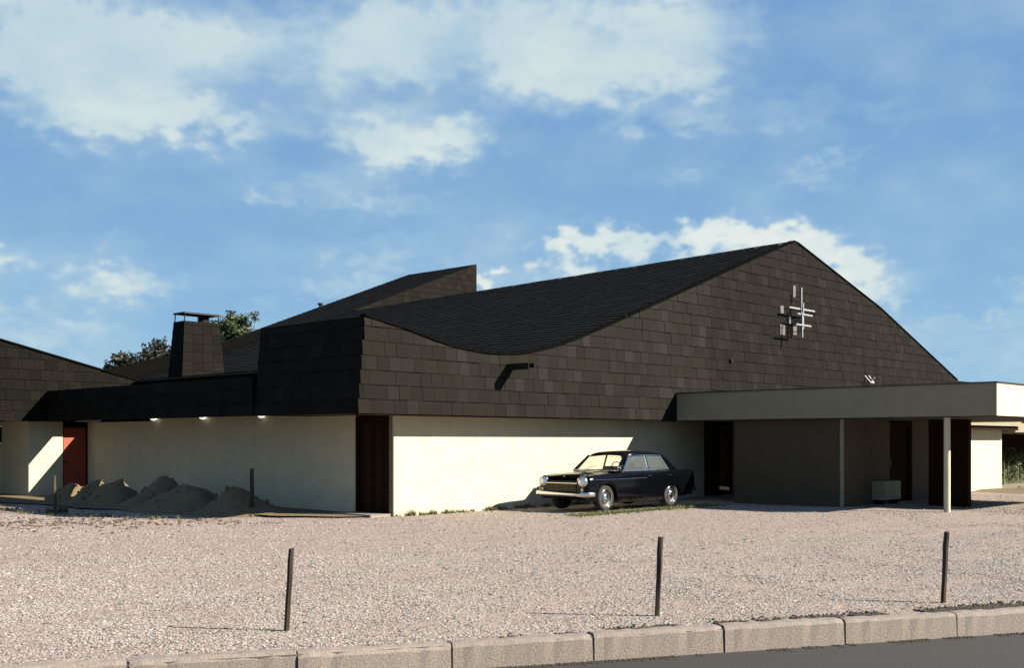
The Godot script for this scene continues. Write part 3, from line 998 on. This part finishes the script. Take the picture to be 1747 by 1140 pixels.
func make_trees() -> void:
	tree("tree", "dark leafy tree behind the low roof, away from the chimney", Vector3(-17.9, 0, -52), 5.9, 2.1, 0.32)
	tree("tree", "dark leafy tree just behind the slate chimney", Vector3(-16.0, 0, -52.5), 6.7, 2.2, 0.32)
	tree("tree", "dark leafy tree in the middle of the clump beside the chimney", Vector3(-17.0, 0, -53.5), 6.3, 2.0, 0.32)
	tree("tree", "small bright tree showing between chimney and dark slate corner", Vector3(-14.9, 0, -60), 9.0, 1.8, 1.35)
	# tall hedge beside the annex
	var h := thing("hedge", "rough green hedge in shade beside the white annex", "hedge", BT)
	var st := start()
	for k in 90:
		leaf_cloud(st, Vector3(rng.randf_range(24.7, 34.0), rng.randf_range(0.15, 1.15), rng.randf_range(2.4, 3.4)), Vector3(0.3, 0.35, 0.3), 75, 0.06, 1.6)
	for k in 260:
		var x := rng.randf_range(24.6, 34.0)
		var z := rng.randf_range(2.4, 3.5)
		var tip := Vector3(x + rng.randfn() * 0.1, rng.randf_range(0.9, 1.5), z)
		st.set_color(Color(0.55, 0.55, 0.5) * rng.randf_range(0.7, 1.3))
		tri(st, Vector3(x - 0.02, 0, z), tip, Vector3(x + 0.02, 0, z))
	obj("foliage", st, M.leaf, h)
	st = start()
	for k in 9:
		tube(st, Vector3(25.0 + k, -0.1, 2.9), Vector3(25.1 + k, 0.9, 2.9), 0.03, 0.015, 5)
	obj("stems", st, M.bark, h)


# ------------------------------------------------------------------ car
func sample(tab: Array, x: float, col: int) -> float:
	for k in tab.size() - 1:
		if x <= tab[k][0] and x >= tab[k + 1][0]:
			var t: float = (tab[k][0] - x) / (tab[k][0] - tab[k + 1][0])
			return lerpf(tab[k][col], tab[k + 1][col], t)
	return tab[0][col] if x > tab[0][0] else tab[tab.size() - 1][col]


func loft(st: SurfaceTool, rings: Array) -> void:
	for i in rings.size() - 1:
		var a: Array = rings[i]
		var b: Array = rings[i + 1]
		for k in a.size() - 1:
			quad(st, a[k], b[k], b[k + 1], a[k + 1])


func smooth_start() -> SurfaceTool:
	var st := SurfaceTool.new()
	st.begin(Mesh.PRIMITIVE_TRIANGLES)
	st.set_smooth_group(0)
	return st


func make_car() -> void:
	var b := Basis(-BT.basis.x, Vector3.UP, -BT.basis.z)
	var car := thing("parked_car", "black four-door saloon car parked along the white wall", "car", Transform3D(b, BT * Vector3(5.82, 0.026, 1.75)))
	# x forward, z to the far side
	var tab := [[2.08, 0.69, 0.72, 0.72, 0.40], [2.05, 0.74, 0.78, 0.78, 0.34], [1.98, 0.775, 0.82, 0.825, 0.29], [1.85, 0.795, 0.845, 0.87, 0.26], [1.5, 0.805, 0.87, 0.92, 0.23], [1.0, 0.81, 0.89, 0.95, 0.19], [0.80, 0.812, 0.905, 0.955, 0.18], [0.70, 0.813, 0.91, 0.915, 0.18], [-0.4, 0.815, 0.92, 0.90, 0.18], [-1.3, 0.81, 0.93, 0.91, 0.20], [-1.62, 0.805, 0.935, 0.945, 0.24], [-1.95, 0.80, 0.935, 0.905, 0.26], [-2.25, 0.785, 0.925, 0.875, 0.28], [-2.34, 0.77, 0.90, 0.86, 0.31], [-2.37, 0.74, 0.86, 0.83, 0.36]]
	var st := smooth_start()
	var rings := []
	var x := 2.08
	while x >= -2.3701:
		var hw := sample(tab, x, 1)
		var ys := sample(tab, x, 2)
		var yc := sample(tab, x, 3)
		var yb := sample(tab, x, 4)
		for ax in [1.325, -1.325]:
			if absf(x - ax) < 0.37:
				yb = maxf(yb, 0.30 + sqrt(0.37 * 0.37 - (x - ax) * (x - ax)) * (0.93 if ax > 0 else 0.62))
		var half := [Vector3(x, yb, 0), Vector3(x, yb, hw * 0.82), Vector3(x, yb, hw * 0.955), Vector3(x, maxf(yb + 0.02, 0.34), hw * 0.985), Vector3(x, maxf(yb + 0.03, 0.50), hw), Vector3(x, maxf(yb + 0.04, ys - 0.16), hw * 0.998), Vector3(x, ys - 0.045, hw * 0.975), Vector3(x, ys - 0.008, hw * 0.93), Vector3(x, ys, hw * 0.87), Vector3(x, ys - 0.012, hw * 0.78), Vector3(x, lerpf(ys, yc, 0.72), hw * 0.45), Vector3(x, yc, 0)]
		var ring := []
		for p in half:
			ring.append(p)
		for k in range(half.size() - 2, -1, -1):
			ring.append(Vector3(half[k].x, half[k].y, -half[k].z))
		rings.append(ring)
		x -= 0.05 if absf(absf(x) - 1.325) > 0.45 else 0.025
	loft(st, rings)
	obj("body", st, M.car_paint, car)
	st = start()
	for e in [rings[0], rings[rings.size() - 1]]:
		for k in range(1, e.size() - 2):
			tri(st, e[0], e[k], e[k + 1])
	obj("end_panel", st, M.car_paint, car)
	# roof
	st = smooth_start()
	rings = []
	for s in [[0.40, 1.315, 0.53], [0.34, 1.35, 0.565], [0.24, 1.38, 0.595], [0.05, 1.41, 0.61], [-0.35, 1.43, 0.62], [-0.8, 1.41, 0.615], [-1.02, 1.37, 0.60], [-1.13, 1.33, 0.57], [-1.19, 1.295, 0.54]]:
		var ye: float = s[1] - 0.055
		var half := [Vector3(s[0], ye - 0.035, s[2]), Vector3(s[0], ye, s[2]), Vector3(s[0], ye + 0.025, s[2] * 0.95), Vector3(s[0], s[1] - 0.012, s[2] * 0.72), Vector3(s[0], s[1], 0)]
		var ring := []
		for p in half:
			ring.append(p)
		for k in range(half.size() - 2, -1, -1):
			ring.append(Vector3(half[k].x, half[k].y, -half[k].z))
		rings.append(ring)
	loft(st, rings)
	obj("roof", st, M.car_paint, car)
	st = start()
	quad(st, Vector3(0.38, 1.27, -0.54), Vector3(0.38, 1.27, 0.54), Vector3(-1.15, 1.25, 0.54), Vector3(-1.15, 1.25, -0.54))
	obj("headliner", st, M.car_inside, car)
	# panes and pillars
	st = start()
	quad(st, Vector3(0.80, 0.93, -0.70), Vector3(0.40, 1.29, -0.545), Vector3(0.40, 1.29, 0.545), Vector3(0.80, 0.93, 0.70))
	obj("windscreen", st, M.car_glass, car)
	st = start()
	quad(st, Vector3(-1.62, 0.94, 0.66), Vector3(-1.18, 1.27, 0.54), Vector3(-1.18, 1.27, -0.54), Vector3(-1.62, 0.94, -0.66))
	obj("rear_window", st, M.car_glass, car)
	st = start()
	for s in [-1, 1]:
		tube(st, Vector3(0.80, 0.92, 0.705 * s), Vector3(0.39, 1.30, 0.555 * s), 0.038, 0.030, 8)
	tube(st, Vector3(0.80, 0.935, -0.71), Vector3(0.80, 0.935, 0.71), 0.02, 0.02, 6)
	obj("windscreen_frame", st, M.car_paint, car)
	st = start()
	tube(st, Vector3(0.79, 0.95, -0.69), Vector3(0.41, 1.29, -0.55), 0.010, 0.010, 6)
	tube(st, Vector3(0.79, 0.95, 0.69), Vector3(0.41, 1.29, 0.55), 0.010, 0.010, 6)
	tube(st, Vector3(0.83, 0.945, -0.69), Vector3(0.83, 0.945, 0.69), 0.008, 0.008, 6)
	obj("windscreen_trim", st, M.chrome, car)
	for s in [-1, 1]:
		var z0: float = 0.735 * s
		var z1: float = 0.605 * s
		var c := start()
		hexa(c, [Vector3(-1.66, 0.925, 0.60 * s), Vector3(-1.22, 0.925, 0.64 * s), Vector3(-1.22, 0.925, 0.745 * s), Vector3(-1.66, 0.925, 0.70 * s), Vector3(-1.20, 1.31, 0.50 * s), Vector3(-1.00, 1.335, 0.52 * s), Vector3(-1.00, 1.335, 0.60 * s), Vector3(-1.20, 1.31, 0.56 * s)])
		obj("rear_pillar", c, M.car_paint, car)
		for w in [[[0.66, 0.925], [0.31, 1.285], [-0.37, 1.315], [-0.37, 0.925]], [[-0.41, 0.925], [-0.41, 1.315], [-1.00, 1.295], [-1.23, 0.94]]]:
			var fr := start()
			var gl := start()
			var p := []
			for q in w:
				p.append(Vector3(q[0], q[1], lerpf(z0, z1, (q[1] - 0.925) / 0.39)))
			for k in 4:
				tube(fr, p[k], p[(k + 1) % 4], 0.017, 0.017, 6)
			quad(gl, p[0], p[1], p[2], p[3])
			var sw := obj("side_window", gl, M.car_glass, car)
			obj("window_frame", fr, M.chrome, sw)
		st = start()
		tube(st, Vector3(-0.39, 0.90, z0), Vector3(-0.39, 1.32, z1), 0.026, 0.022, 6)
		obj("centre_pillar", st, M.car_paint, car)
		# door handles, waist strip, lamps, wheels
		for hx in [-0.30, -1.17]:
			st = start()
			tube(st, Vector3(hx + 0.07, 0.80, 0.835 * s), Vector3(hx - 0.07, 0.80, 0.835 * s), 0.014, 0.010, 6)
			tube(st, Vector3(hx + 0.05, 0.80, 0.80 * s), Vector3(hx + 0.05, 0.80, 0.835 * s), 0.018, 0.014, 6)
			obj("door_handle", st, M.chrome, car)
		st = start()
		tube(st, Vector3(1.9, 0.742, 0.803 * s), Vector3(0.3, 0.755, 0.822 * s), 0.006, 0.006, 5)
		tube(st, Vector3(0.3, 0.755, 0.822 * s), Vector3(-2.2, 0.76, 0.762 * s), 0.006, 0.006, 5)
		obj("side_trim", st, M.chrome, car)
		var hl := Node3D.new()
		hl.name = "headlight"
		car.add_child(hl, true)
		st = start()
		lathe(st, Vector3(1.97, 0.695, 0.60 * s), Vector3(1, 0, 0), [[0.15, -0.06], [0.147, 0.06], [0.135, 0.105], [0.116, 0.115], [0.112, 0.085]], 20)
		obj("rim", st, M.chrome, hl)
		st = smooth_start()
		lathe(st, Vector3(1.97, 0.695, 0.60 * s), Vector3(1, 0, 0), [[0.113, 0.09], [0.095, 0.12], [0.055, 0.14], [0.0, 0.146]], 20)
		obj("lens", st, M.lens, hl)
		st = start()
		lathe(st, Vector3(2.05, 0.515, 0.62 * s), Vector3(1, 0, 0), [[0.052, -0.03], [0.052, 0.02], [0.03, 0.035], [0.0, 0.04]], 12)
		obj("indicator", st, M.amber, car)
		st = start()
		lathe(st, Vector3(-2.36, 0.64, 0.60 * s), Vector3(-1, 0, 0), [[0.07, -0.03], [0.07, 0.02], [0.0, 0.035]], 12)
		obj("tail_lamp", st, M.red, car)
		for ax in [1.325, -1.325]:
			var wh := Node3D.new()
			wh.name = "wheel"
			car.add_child(wh, true)
			var o := Vector3(ax, 0.302, 0.60 * s)
			var d := Vector3(0, 0, s)
			st = smooth_start()
			lathe(st, o, d, [[0.20, -0.05], [0.27, -0.06], [0.300, -0.035], [0.308, 0.02], [0.308, 0.09], [0.297, 0.135], [0.268, 0.152], [0.222, 0.148], [0.212, 0.135]], 32)
			obj("tyre", st, M.tyre, wh)
			st = start()
			lathe(st, o, d, [[0.213, 0.140], [0.205, 0.146], [0.195, 0.120], [0.150, 0.105], [0.0, 0.10]], 28)
			obj("rim", st, M.rim, wh)
			st = smooth_start()
			lathe(st, o, d, [[0.218, 0.150], [0.212, 0.156], [0.202, 0.155], [0.196, 0.140]], 32)
			obj("trim_ring", st, M.chrome, wh)
			st = smooth_start()
			lathe(st, o, d, [[0.115, 0.108], [0.11, 0.130], [0.085, 0.150], [0.04, 0.160], [0.0, 0.162]], 24)
			obj("hubcap", st, M.chrome, wh)
	# front: grille, bumper
	var gr := Node3D.new()
	gr.name = "grille"
	car.add_child(gr)
	bx("opening", Vector3(2.072, 0.43, -0.46), Vector3(2.088, 0.655, 0.46), M.tyre, gr)
	for k in 6:
		bx("slat", Vector3(2.085, 0.448 + 0.036 * k, -0.445), Vector3(2.103, 0.458 + 0.036 * k, 0.445), M.dull_chrome, gr)
	for k in 5:
		bx("bar", Vector3(2.083, 0.44, -0.30 + 0.15 * k - 0.004), Vector3(2.098, 0.645, -0.30 + 0.15 * k + 0.004), M.dull_chrome, gr)
	st = start()
	tube(st, Vector3(2.09, 0.665, -0.48), Vector3(2.09, 0.665, 0.48), 0.014, 0.014, 6)
	obj("grille_trim", st, M.chrome, gr)
	for e in [1, -1]:
		var bp := smooth_start()
		var x0 := 2.16 if e > 0 else -2.45
		var rr := []
		for q in [[-0.83, -0.30], [-0.82, -0.10], [-0.76, -0.03], [-0.6, -0.005], [0.0, 0.02], [0.6, -0.005], [0.76, -0.03], [0.82, -0.10], [0.83, -0.30]]:
			var ring := []
			for k in 9:
				var an := TAU * k / 8.0
				var outw := 1.0 if absf(q[0]) < 0.8 else 0.3
				ring.append(Vector3(x0 + e * q[1] + cos(an) * 0.028 * outw, 0.405 + sin(an) * 0.058, q[0] + (0.0 if absf(q[0]) < 0.8 else signf(q[0]) * cos(an) * 0.02)))
			rr.append(ring)
		loft(bp, rr)
		obj("bumper", bp, M.chrome, car)
	for s in [-1, 1]:
		st = start()
		tube(st, Vector3(2.05, 0.40, 0.45 * s), Vector3(2.17, 0.405, 0.45 * s), 0.02, 0.02, 6)
		tube(st, Vector3(-2.30, 0.40, 0.45 * s), Vector3(-2.46, 0.405, 0.45 * s), 0.02, 0.02, 6)
		obj("bumper_bracket", st, M.tyre, car)
	# bonnet crease and badge strip
	st = start()
	tube(st, Vector3(2.03, 0.812, 0), Vector3(1.5, 0.928, 0), 0.007, 0.007, 6)
	tube(st, Vector3(1.5, 0.928, 0), Vector3(0.86, 0.962, 0), 0.007, 0.007, 6)
	obj("bonnet_strip", st, M.chrome, car)
	# inside
	for s in [-0.34, 0.34]:
		bx("front_seat", Vector3(-0.42, 0.5, s - 0.27), Vector3(-0.28, 1.02, s + 0.27), M.car_inside, car)
	bx("rear_seat", Vector3(-1.32, 0.5, -0.6), Vector3(-1.16, 1.0, 0.6), M.car_inside, car)
	bx("dashboard", Vector3(0.55, 0.86, -0.66), Vector3(0.74, 0.955, 0.66), M.car_inside, car)
	st = start()
	for k in 16:
		var p := TAU * k / 16.0
		var q := TAU * (k + 1) / 16.0
		var cc := Vector3(0.36, 0.98, -0.36)
		var f := func(t: float) -> Vector3: return cc + Vector3(0.09 * sin(t), 0.17 * sin(t), 0.19 * cos(t))
		tube(st, f.call(p), f.call(q), 0.011, 0.011, 5, false)
	tube(st, Vector3(0.36, 0.98, -0.54), Vector3(0.36, 0.98, -0.18), 0.010, 0.010, 5)
	obj("steering_wheel", st, M.tyre, car)
	st = start()
	tube(st, Vector3(0.86, 0.93, -0.74), Vector3(0.88, 1.0, -0.80), 0.008, 0.008, 5)
	lathe(st, Vector3(0.88, 1.02, -0.80), Vector3(1, 0, 0), [[0.0, 0.03], [0.045, 0.02], [0.055, 0.0], [0.05, -0.02], [0.0, -0.02]], 12)
	obj("mirror", st, M.chrome, car)
	for s in [-0.15, 0.35]:
		st = start()
		tube(st, Vector3(0.83, 0.95, s), Vector3(0.68, 1.06, s - 0.26), 0.006, 0.004, 5)
		obj("wiper", st, M.tyre, car)


# ------------------------------------------------------------------ stakes, sculpture, heaps, plants
func stake(label: String, at: Vector3, h: float, lean: Vector2, r: float, m: Material, group: String) -> void:
	var t := thing("wooden_stake", label, "stake", Transform3D(Basis(Vector3.UP, rng.randf() * 1.2), at), group)
	var st := start()
	var n := 7
	var back := Basis(Vector3.UP, t.rotation.y).inverse()
	var prev := []
	for k in 9:
		var f := k / 8.0
		var c := back * Vector3(lean.x * f, 0, lean.y * f) + Vector3(0, -0.25 + (h + 0.25) * f, 0) + Vector3(sin(k * 1.7) * 0.003, 0, cos(k * 2.1) * 0.003)
		var ring := []
		for j in n:
			var a := TAU * j / n
			var rr := r * (1.0 + 0.10 * sin(j * 2.3 + k * 0.7)) * (1.0 if k < 8 else 0.92)
			ring.append(c + Vector3(cos(a) * rr, (rng.randf_range(-0.008, 0.012) if k == 8 else 0.0), sin(a) * rr))
		if prev.size():
			for j in n:
				var q := (j + 1) % n
				quad(st, prev[j], prev[q], ring[q], ring[j])
		prev = ring
	for j in range(1, n - 1):
		tri(st, prev[0], prev[j + 1], prev[j])
	obj("shaft", st, m, t)


func cross(label: String, uc: float, y0: float, y1: float, h0: float, h1: float, hy: float, d: float, r: float) -> void:
	var t := thing("metal_cross", label, "cross", BT, "crosses on the slate gable")
	var z := 0.66 + d
	var mid := (y0 + y1) / 2.0
	bx("upright", Vector3(uc - r, y0, z - r), Vector3(uc + r, y1, z + r), M.cross_metal, t)
	bx("crossbar", Vector3(h0, hy - r, z + r + 0.002), Vector3(h1, hy + r, z + 3 * r), M.cross_metal, t)
	for y in [lerpf(y0, y1, 0.25), lerpf(y0, y1, 0.8)]:
		var st := start()
		tube(st, Vector3(uc, y, 0.60), Vector3(uc, y, z - r), 0.012, 0.012, 6)
		obj("wall_rod", st, M.dark_metal, t)


func heap(label: String, at: Vector3, r: float, h: float, sd: int) -> void:
	var n := FastNoiseLite.new()
	n.seed = sd
	n.frequency = 0.9
	n.fractal_octaves = 4
	var t := thing("earth_heap", label, "earth heap", Transform3D(Basis(Vector3.UP, rng.randf() * TAU), at), "earth heaps along the side wall")
	var st := smooth_start()
	var g := 26
	var f := func(i: int, j: int) -> Vector3:
		var x := (i / float(g) - 0.5) * 2.6
		var z := (j / float(g) - 0.5) * 2.6
		var q := sqrt(x * x * 1.25 + z * z)
		q += 0.22 * n.get_noise_2d(x * 1.3 + 40.0, z * 1.3)
		var y := exp(-2.6 * q * q) * (1.0 + 0.3 * n.get_noise_2d(x * 0.9, z * 0.9)) + 0.07 * n.get_noise_2d(x * 3.0 + 9.0, z * 3.0) * clampf(1.25 - q, 0.0, 1.0) - 0.03 * clampf(q - 0.9, 0.0, 1.0) * 4.0
		return Vector3(x * r, y * h - 0.02, z * r)
	for i in g:
		for j in g:
			quad(st, f.call(i, j + 1), f.call(i + 1, j + 1), f.call(i + 1, j), f.call(i, j))
	st.index()
	obj("earth", st, M.earth, t)
	# loose clods
	st = start()
	for k in 60:
		var a := rng.randf() * TAU
		var d := rng.randf_range(0.2, 1.25)
		var i := int((cos(a) * d / 2.6 + 0.5) * g)
		var j := int((sin(a) * d / 2.6 + 0.5) * g)
		var p: Vector3 = f.call(clampi(i, 0, g), clampi(j, 0, g))
		var s := rng.randf_range(0.02, 0.06)
		lathe(st, p, Vector3(rng.randfn(), 1, rng.randfn()).normalized(), [[0.0, -s], [s, -s * 0.3], [s * 0.9, s * 0.4], [0.0, s * 0.9]], 5)
	obj("clods", st, M.earth, t).set_meta("kind", "stuff")


func tuft(st: SurfaceTool, p: Vector3, h: float, n: int, spread: float, col: Color) -> void:
	for k in n:
		var a := rng.randf() * TAU
		var o := p + Vector3(cos(a), 0, sin(a)) * spread * rng.randf()
		var tip := o + Vector3(rng.randfn() * 0.35, 1.0, rng.randfn() * 0.35) * h * rng.randf_range(0.5, 1.2)
		var s := Vector3(-sin(a), 0, cos(a)) * 0.008
		var g := rng.randf_range(0.6, 1.4)
		st.set_color(Color(col.r * g, col.g * g, col.b * g))
		tri(st, o - s, tip, o + s)


func make_small_things() -> void:
	var row := "stakes along the kerb"
	stake("leaning dark stake with reddish side, first along the kerb", Vector3(-2.034, 0, -10.0), 0.73, Vector2(0.055, 0.0), 0.026, M.wood, row)
	stake("dark stake between the other two in the gravel by the kerb", Vector3(1.40, 0, -10.84), 0.76, Vector2(0.045, 0.0), 0.027, M.wood, row)
	stake("dark stake at the kerb in front of the white canopy post", Vector3(4.512, 0, -11.70), 0.74, Vector2(0.05, 0.0), 0.028, M.wood, row)
	stake("pale thin stake with weeds at its foot near the red door", Vector3(-10.76, 0, -26.26), 0.87, Vector2(-0.02, 0.0), 0.04, M.wood_light, "stakes by the side wall")
	stake("thick dark stake standing before the shaded side wall", Vector3(-5.98, 0, -25.63), 1.05, Vector2(0.0, 0.0), 0.05, M.wood, "stakes by the side wall")
	cross("large white metal cross with the widest crossbar", 16.61, 5.27, 6.71, 15.74, 17.39, 5.99, 0.29, 0.024)
	cross("middle-sized white metal cross behind the smallest one", 16.49, 5.33, 6.19, 16.04, 17.0, 5.80, 0.42, 0.022)
	cross("smallest and lowest white metal cross on the gable", 16.16, 5.03, 5.82, 15.69, 16.64, 5.42, 0.57, 0.022)
	# pale plates let into the slates round the crosses
	for p in [[15.84, 5.95, 0.2, 0.24, "small pale plate level with the widest crossbar"], [16.63, 6.6, 0.16, 0.4, "tall narrow pale plate above all the crossbars"], [16.33, 5.65, 0.14, 0.3, "narrowest pale plate, in the middle of the crosses"], [15.88, 5.3, 0.3, 0.34, "widest pale plate, below and beside the crosses"], [16.67, 5.35, 0.22, 0.34, "pale plate low behind the foot of the large cross"]]:
		var pl := thing("wall_plate", p[4], "plate", BT, "pale plates behind the crosses")
		bx("plate", Vector3(p[0] - p[2] / 2, p[1] - p[3] / 2, 0.64), Vector3(p[0] + p[2] / 2, p[1] + p[3] / 2, 0.692), M.pale_slate, pl)
	var cb := thing("cupboard", "low white cupboard against the porch wall beside the dark door", "cupboard", BT)
	bx("carcass", Vector3(11.85, 0.12, 5.66), Vector3(12.85, 0.62, 6.0), M.cream_shade, cb)
	bx("door", Vector3(11.87, 0.14, 6.002), Vector3(12.34, 0.60, 6.02), M.cream_shade, cb)
	bx("door", Vector3(12.36, 0.14, 6.002), Vector3(12.83, 0.60, 6.02), M.cream_shade, cb)
	for x in [11.88, 12.76]:
		bx("foot", Vector3(x, -0.02, 5.7), Vector3(x + 0.06, 0.12, 5.95), M.brown_dark, cb)
	var where := "beside the shaded wall"
	heap("small earth heap at the foot of the sunlit pier", BT * Vector3(-2.3, 0, -11.0), 0.85, 0.55, 1)
	heap("pointed earth heap next to the red door", BT * Vector3(-2.3, 0, -9.7), 0.95, 0.62, 2)
	heap("earth heap between the pointed heap and the broad one", BT * Vector3(-2.35, 0, -8.4), 1.0, 0.66, 3)
	heap("broad tall earth heap halfway along the shaded wall", BT * Vector3(-1.9, 0, -6.9), 1.3, 0.78, 4)
	heap("low wide earth heap before the thick stake", BT * Vector3(-2.2, 0, -5.2), 1.35, 0.66, 5)
	heap("flat earth heap nearest to the brown door", BT * Vector3(-1.7, 0, -3.6), 1.3, 0.6, 6)
	heap("low tan earth bank at the edge of the yard by the recess", BT * Vector3(-6.0, 0, -10.2), 1.6, 0.35, 7)
	# weeds
	var st := start()
	for k in 700:
		var u := rng.randf_range(0.0, 9.5)
		var d := absf(rng.randfn()) * 0.10 + 0.02
		if swell.get_noise_2d(u * 9.0, 3.0) < -0.05:
			continue
		tuft(st, BT * Vector3(u, 0.0, d), rng.randf_range(0.03, 0.13 + 0.12 * maxf(0.0, swell.get_noise_2d(u * 5.0, 70.0))), 9, 0.05, Color(0.6, 0.5, 0.45))
	for k in 500:
		var u := rng.randf_range(2.8, 8.6)
		tuft(st, BT * Vector3(u, 0.0, 2.9 + rng.randfn() * 0.16), rng.randf_range(0.03, 0.08), 10, 0.07, Color(0.62, 0.6, 0.3))
	for k in 160:
		var v := rng.randf_range(0.0, 13.0)
		tuft(st, BT * Vector3(-3.4 - 0.25 * v + rng.randfn() * 0.3, 0.0, -v), rng.randf_range(0.03, 0.10), 8, 0.08, Color(0.6, 0.45, 0.4))
	for k in 26:
		tuft(st, Vector3(-10.76 + rng.randfn() * 0.18, 0, -26.2 + rng.randfn() * 0.12), rng.randf_range(0.08, 0.2), 12, 0.08, Color(0.35, 0.35, 0.25))
	tag(obj("weeds", st, M.leaf), "sparse weeds and dry grass along the foot of the walls", "weeds", "", "stuff")
	# strip of dry ground and scraps in front of the annex
	heap("low dirt bank in front of the white annex", BT * Vector3(23.0, 0, 6.6), 2.6, 0.22, 9)


# ------------------------------------------------------------------ gravel
func make_gravel() -> void:
	var st := start()
	var ico := []
	var ph := (1.0 + sqrt(5.0)) / 2.0
	for s in [[-1, ph, 0], [1, ph, 0], [-1, -ph, 0], [1, -ph, 0], [0, -1, ph], [0, 1, ph], [0, -1, -ph], [0, 1, -ph], [ph, 0, -1], [ph, 0, 1], [-ph, 0, -1], [-ph, 0, 1]]:
		ico.append(Vector3(s[0], s[1], s[2]).normalized() * rng.randf_range(0.8, 1.1))
	for f in [[0, 11, 5], [0, 5, 1], [0, 1, 7], [0, 7, 10], [0, 10, 11], [1, 5, 9], [5, 11, 4], [11, 10, 2], [10, 7, 6], [7, 1, 8], [3, 9, 4], [3, 4, 2], [3, 2, 6], [3, 6, 8], [3, 8, 9], [4, 9, 5], [2, 4, 11], [6, 2, 10], [8, 6, 7], [9, 8, 1]]:
		tri(st, ico[f[0]], ico[f[2]], ico[f[1]])
	st.generate_normals()
	var mesh := st.commit()
	var inv := BT.affine_inverse()
	var tr := []
	var cl := []
	for band in [[0.0, 4.0, 120000], [4.0, 8.0, 70000], [8.0, 19.0, 60000]]:
		for k in band[2]:
			var d := rng.randf_range(band[0], band[1])
			var t := rng.randf_range(-9.0 - d * 0.35, 12.0 + d * 0.75)
			var p := kerb_point(t, d)
			var q := inv * p
			if q.z < 0.05 and q.x > -0.1:
				continue
			if d > 9.0 and on_bed(q) and rng.randf() < 0.96:
				continue
			var patch := swell.get_noise_2d(p.x * 4.0 + 50.0, p.z * 4.0)
			if patch < -0.12 and rng.randf() < 0.6:
				continue
			p.y = yard_y(p, d)
			var big := rng.randf() < 0.03
			var s := rng.randf_range(0.005, 0.012) * (1.0 + d * 0.04) * (1.8 if big else 1.0)
			tr.append(Transform3D(Basis.from_euler(Vector3(rng.randf() * TAU, rng.randf() * TAU, rng.randf() * TAU)).scaled(Vector3(s * 1.2, s * 0.6, s * 1.1)), p + Vector3(0, s * 0.05, 0)))
			var w := rng.randf_range(0.15, 0.29) if rng.randf() > 0.15 else rng.randf_range(0.03, 0.10)
			var warm := rng.randf_range(0.0, 0.18)
			cl.append(Color(w * 1.03, w * (0.95 - warm * 0.2), w * (0.92 - warm * 0.7)))
	scatter("gravel", tr, cl, mesh, "loose pale gravel stones lying over the whole yard")
	tr = []
	cl = []
	for k in 60000:   # dark earth crumbs behind the kerb, thickest towards one end, and grit in the gutter
		var t := rng.randf_range(-4.0, 16.0)
		var near := rng.randf() < 0.2
		if swell.get_noise_2d(t * 14.0, 7.0 if near else 40.0) < (-0.05 if near else 0.25 - 0.09 * t):
			continue
		if not near and rng.randf() > clampf((t - 1.5) / 5.0, 0.10, 1.0):
			continue
		var d := absf(rng.randfn()) * (0.04 + 0.014 * maxf(t - 1.0, 0.0)) + 0.01 if not near else -0.155 - absf(rng.randfn()) * 0.05
		var s := rng.randf_range(0.003, 0.009 if near else (0.012 if t < 4.0 else 0.020))
		tr.append(Transform3D(Basis.from_euler(Vector3(rng.randf() * TAU, rng.randf() * TAU, 0)).scaled(Vector3(s, s * 0.8, s)), kerb_point(t, d, (-0.2 if near else 0.0) + s * 0.4)))
		var w := rng.randf_range(0.015, 0.05)
		cl.append(Color(w * 1.1, w * 0.85, w * 0.6))
	for k in 1400:
		var p := Vector3(-9.4 + rng.randfn() * 1.5, 0, -22.8 + rng.randfn() * 0.9)
		if swell.get_noise_2d(p.x * 9.0, p.z * 20.0) < 0.12:
			continue
		var s := rng.randf_range(0.012, 0.032)
		tr.append(Transform3D(Basis.from_euler(Vector3(0, rng.randf() * TAU, 0)).scaled(Vector3(s * 1.6, s * 0.6, s)), p + Vector3(0, s * 0.3, 0)))
		var w := rng.randf_range(0.04, 0.09)
		cl.append(Color(w * 1.3, w * 0.85, w * 0.5))
	scatter("soil_crumbs", tr, cl, mesh, "dark soil crumbs lining the kerb and scattered on the gravel")


func scatter(called: String, tr: Array, cl: Array, mesh: Mesh, label: String) -> void:
	var mm := MultiMesh.new()
	mm.transform_format = MultiMesh.TRANSFORM_3D
	mm.use_colors = true
	mm.mesh = mesh
	mm.instance_count = tr.size()
	for k in tr.size():
		mm.set_instance_transform(k, tr[k])
		mm.set_instance_color(k, cl[k])
	var o := MultiMeshInstance3D.new()
	o.name = called
	o.multimesh = mm
	o.material_override = M.pebble
	add_child(o)
	tag(o, label, called.replace("_", " "), "", "stuff")
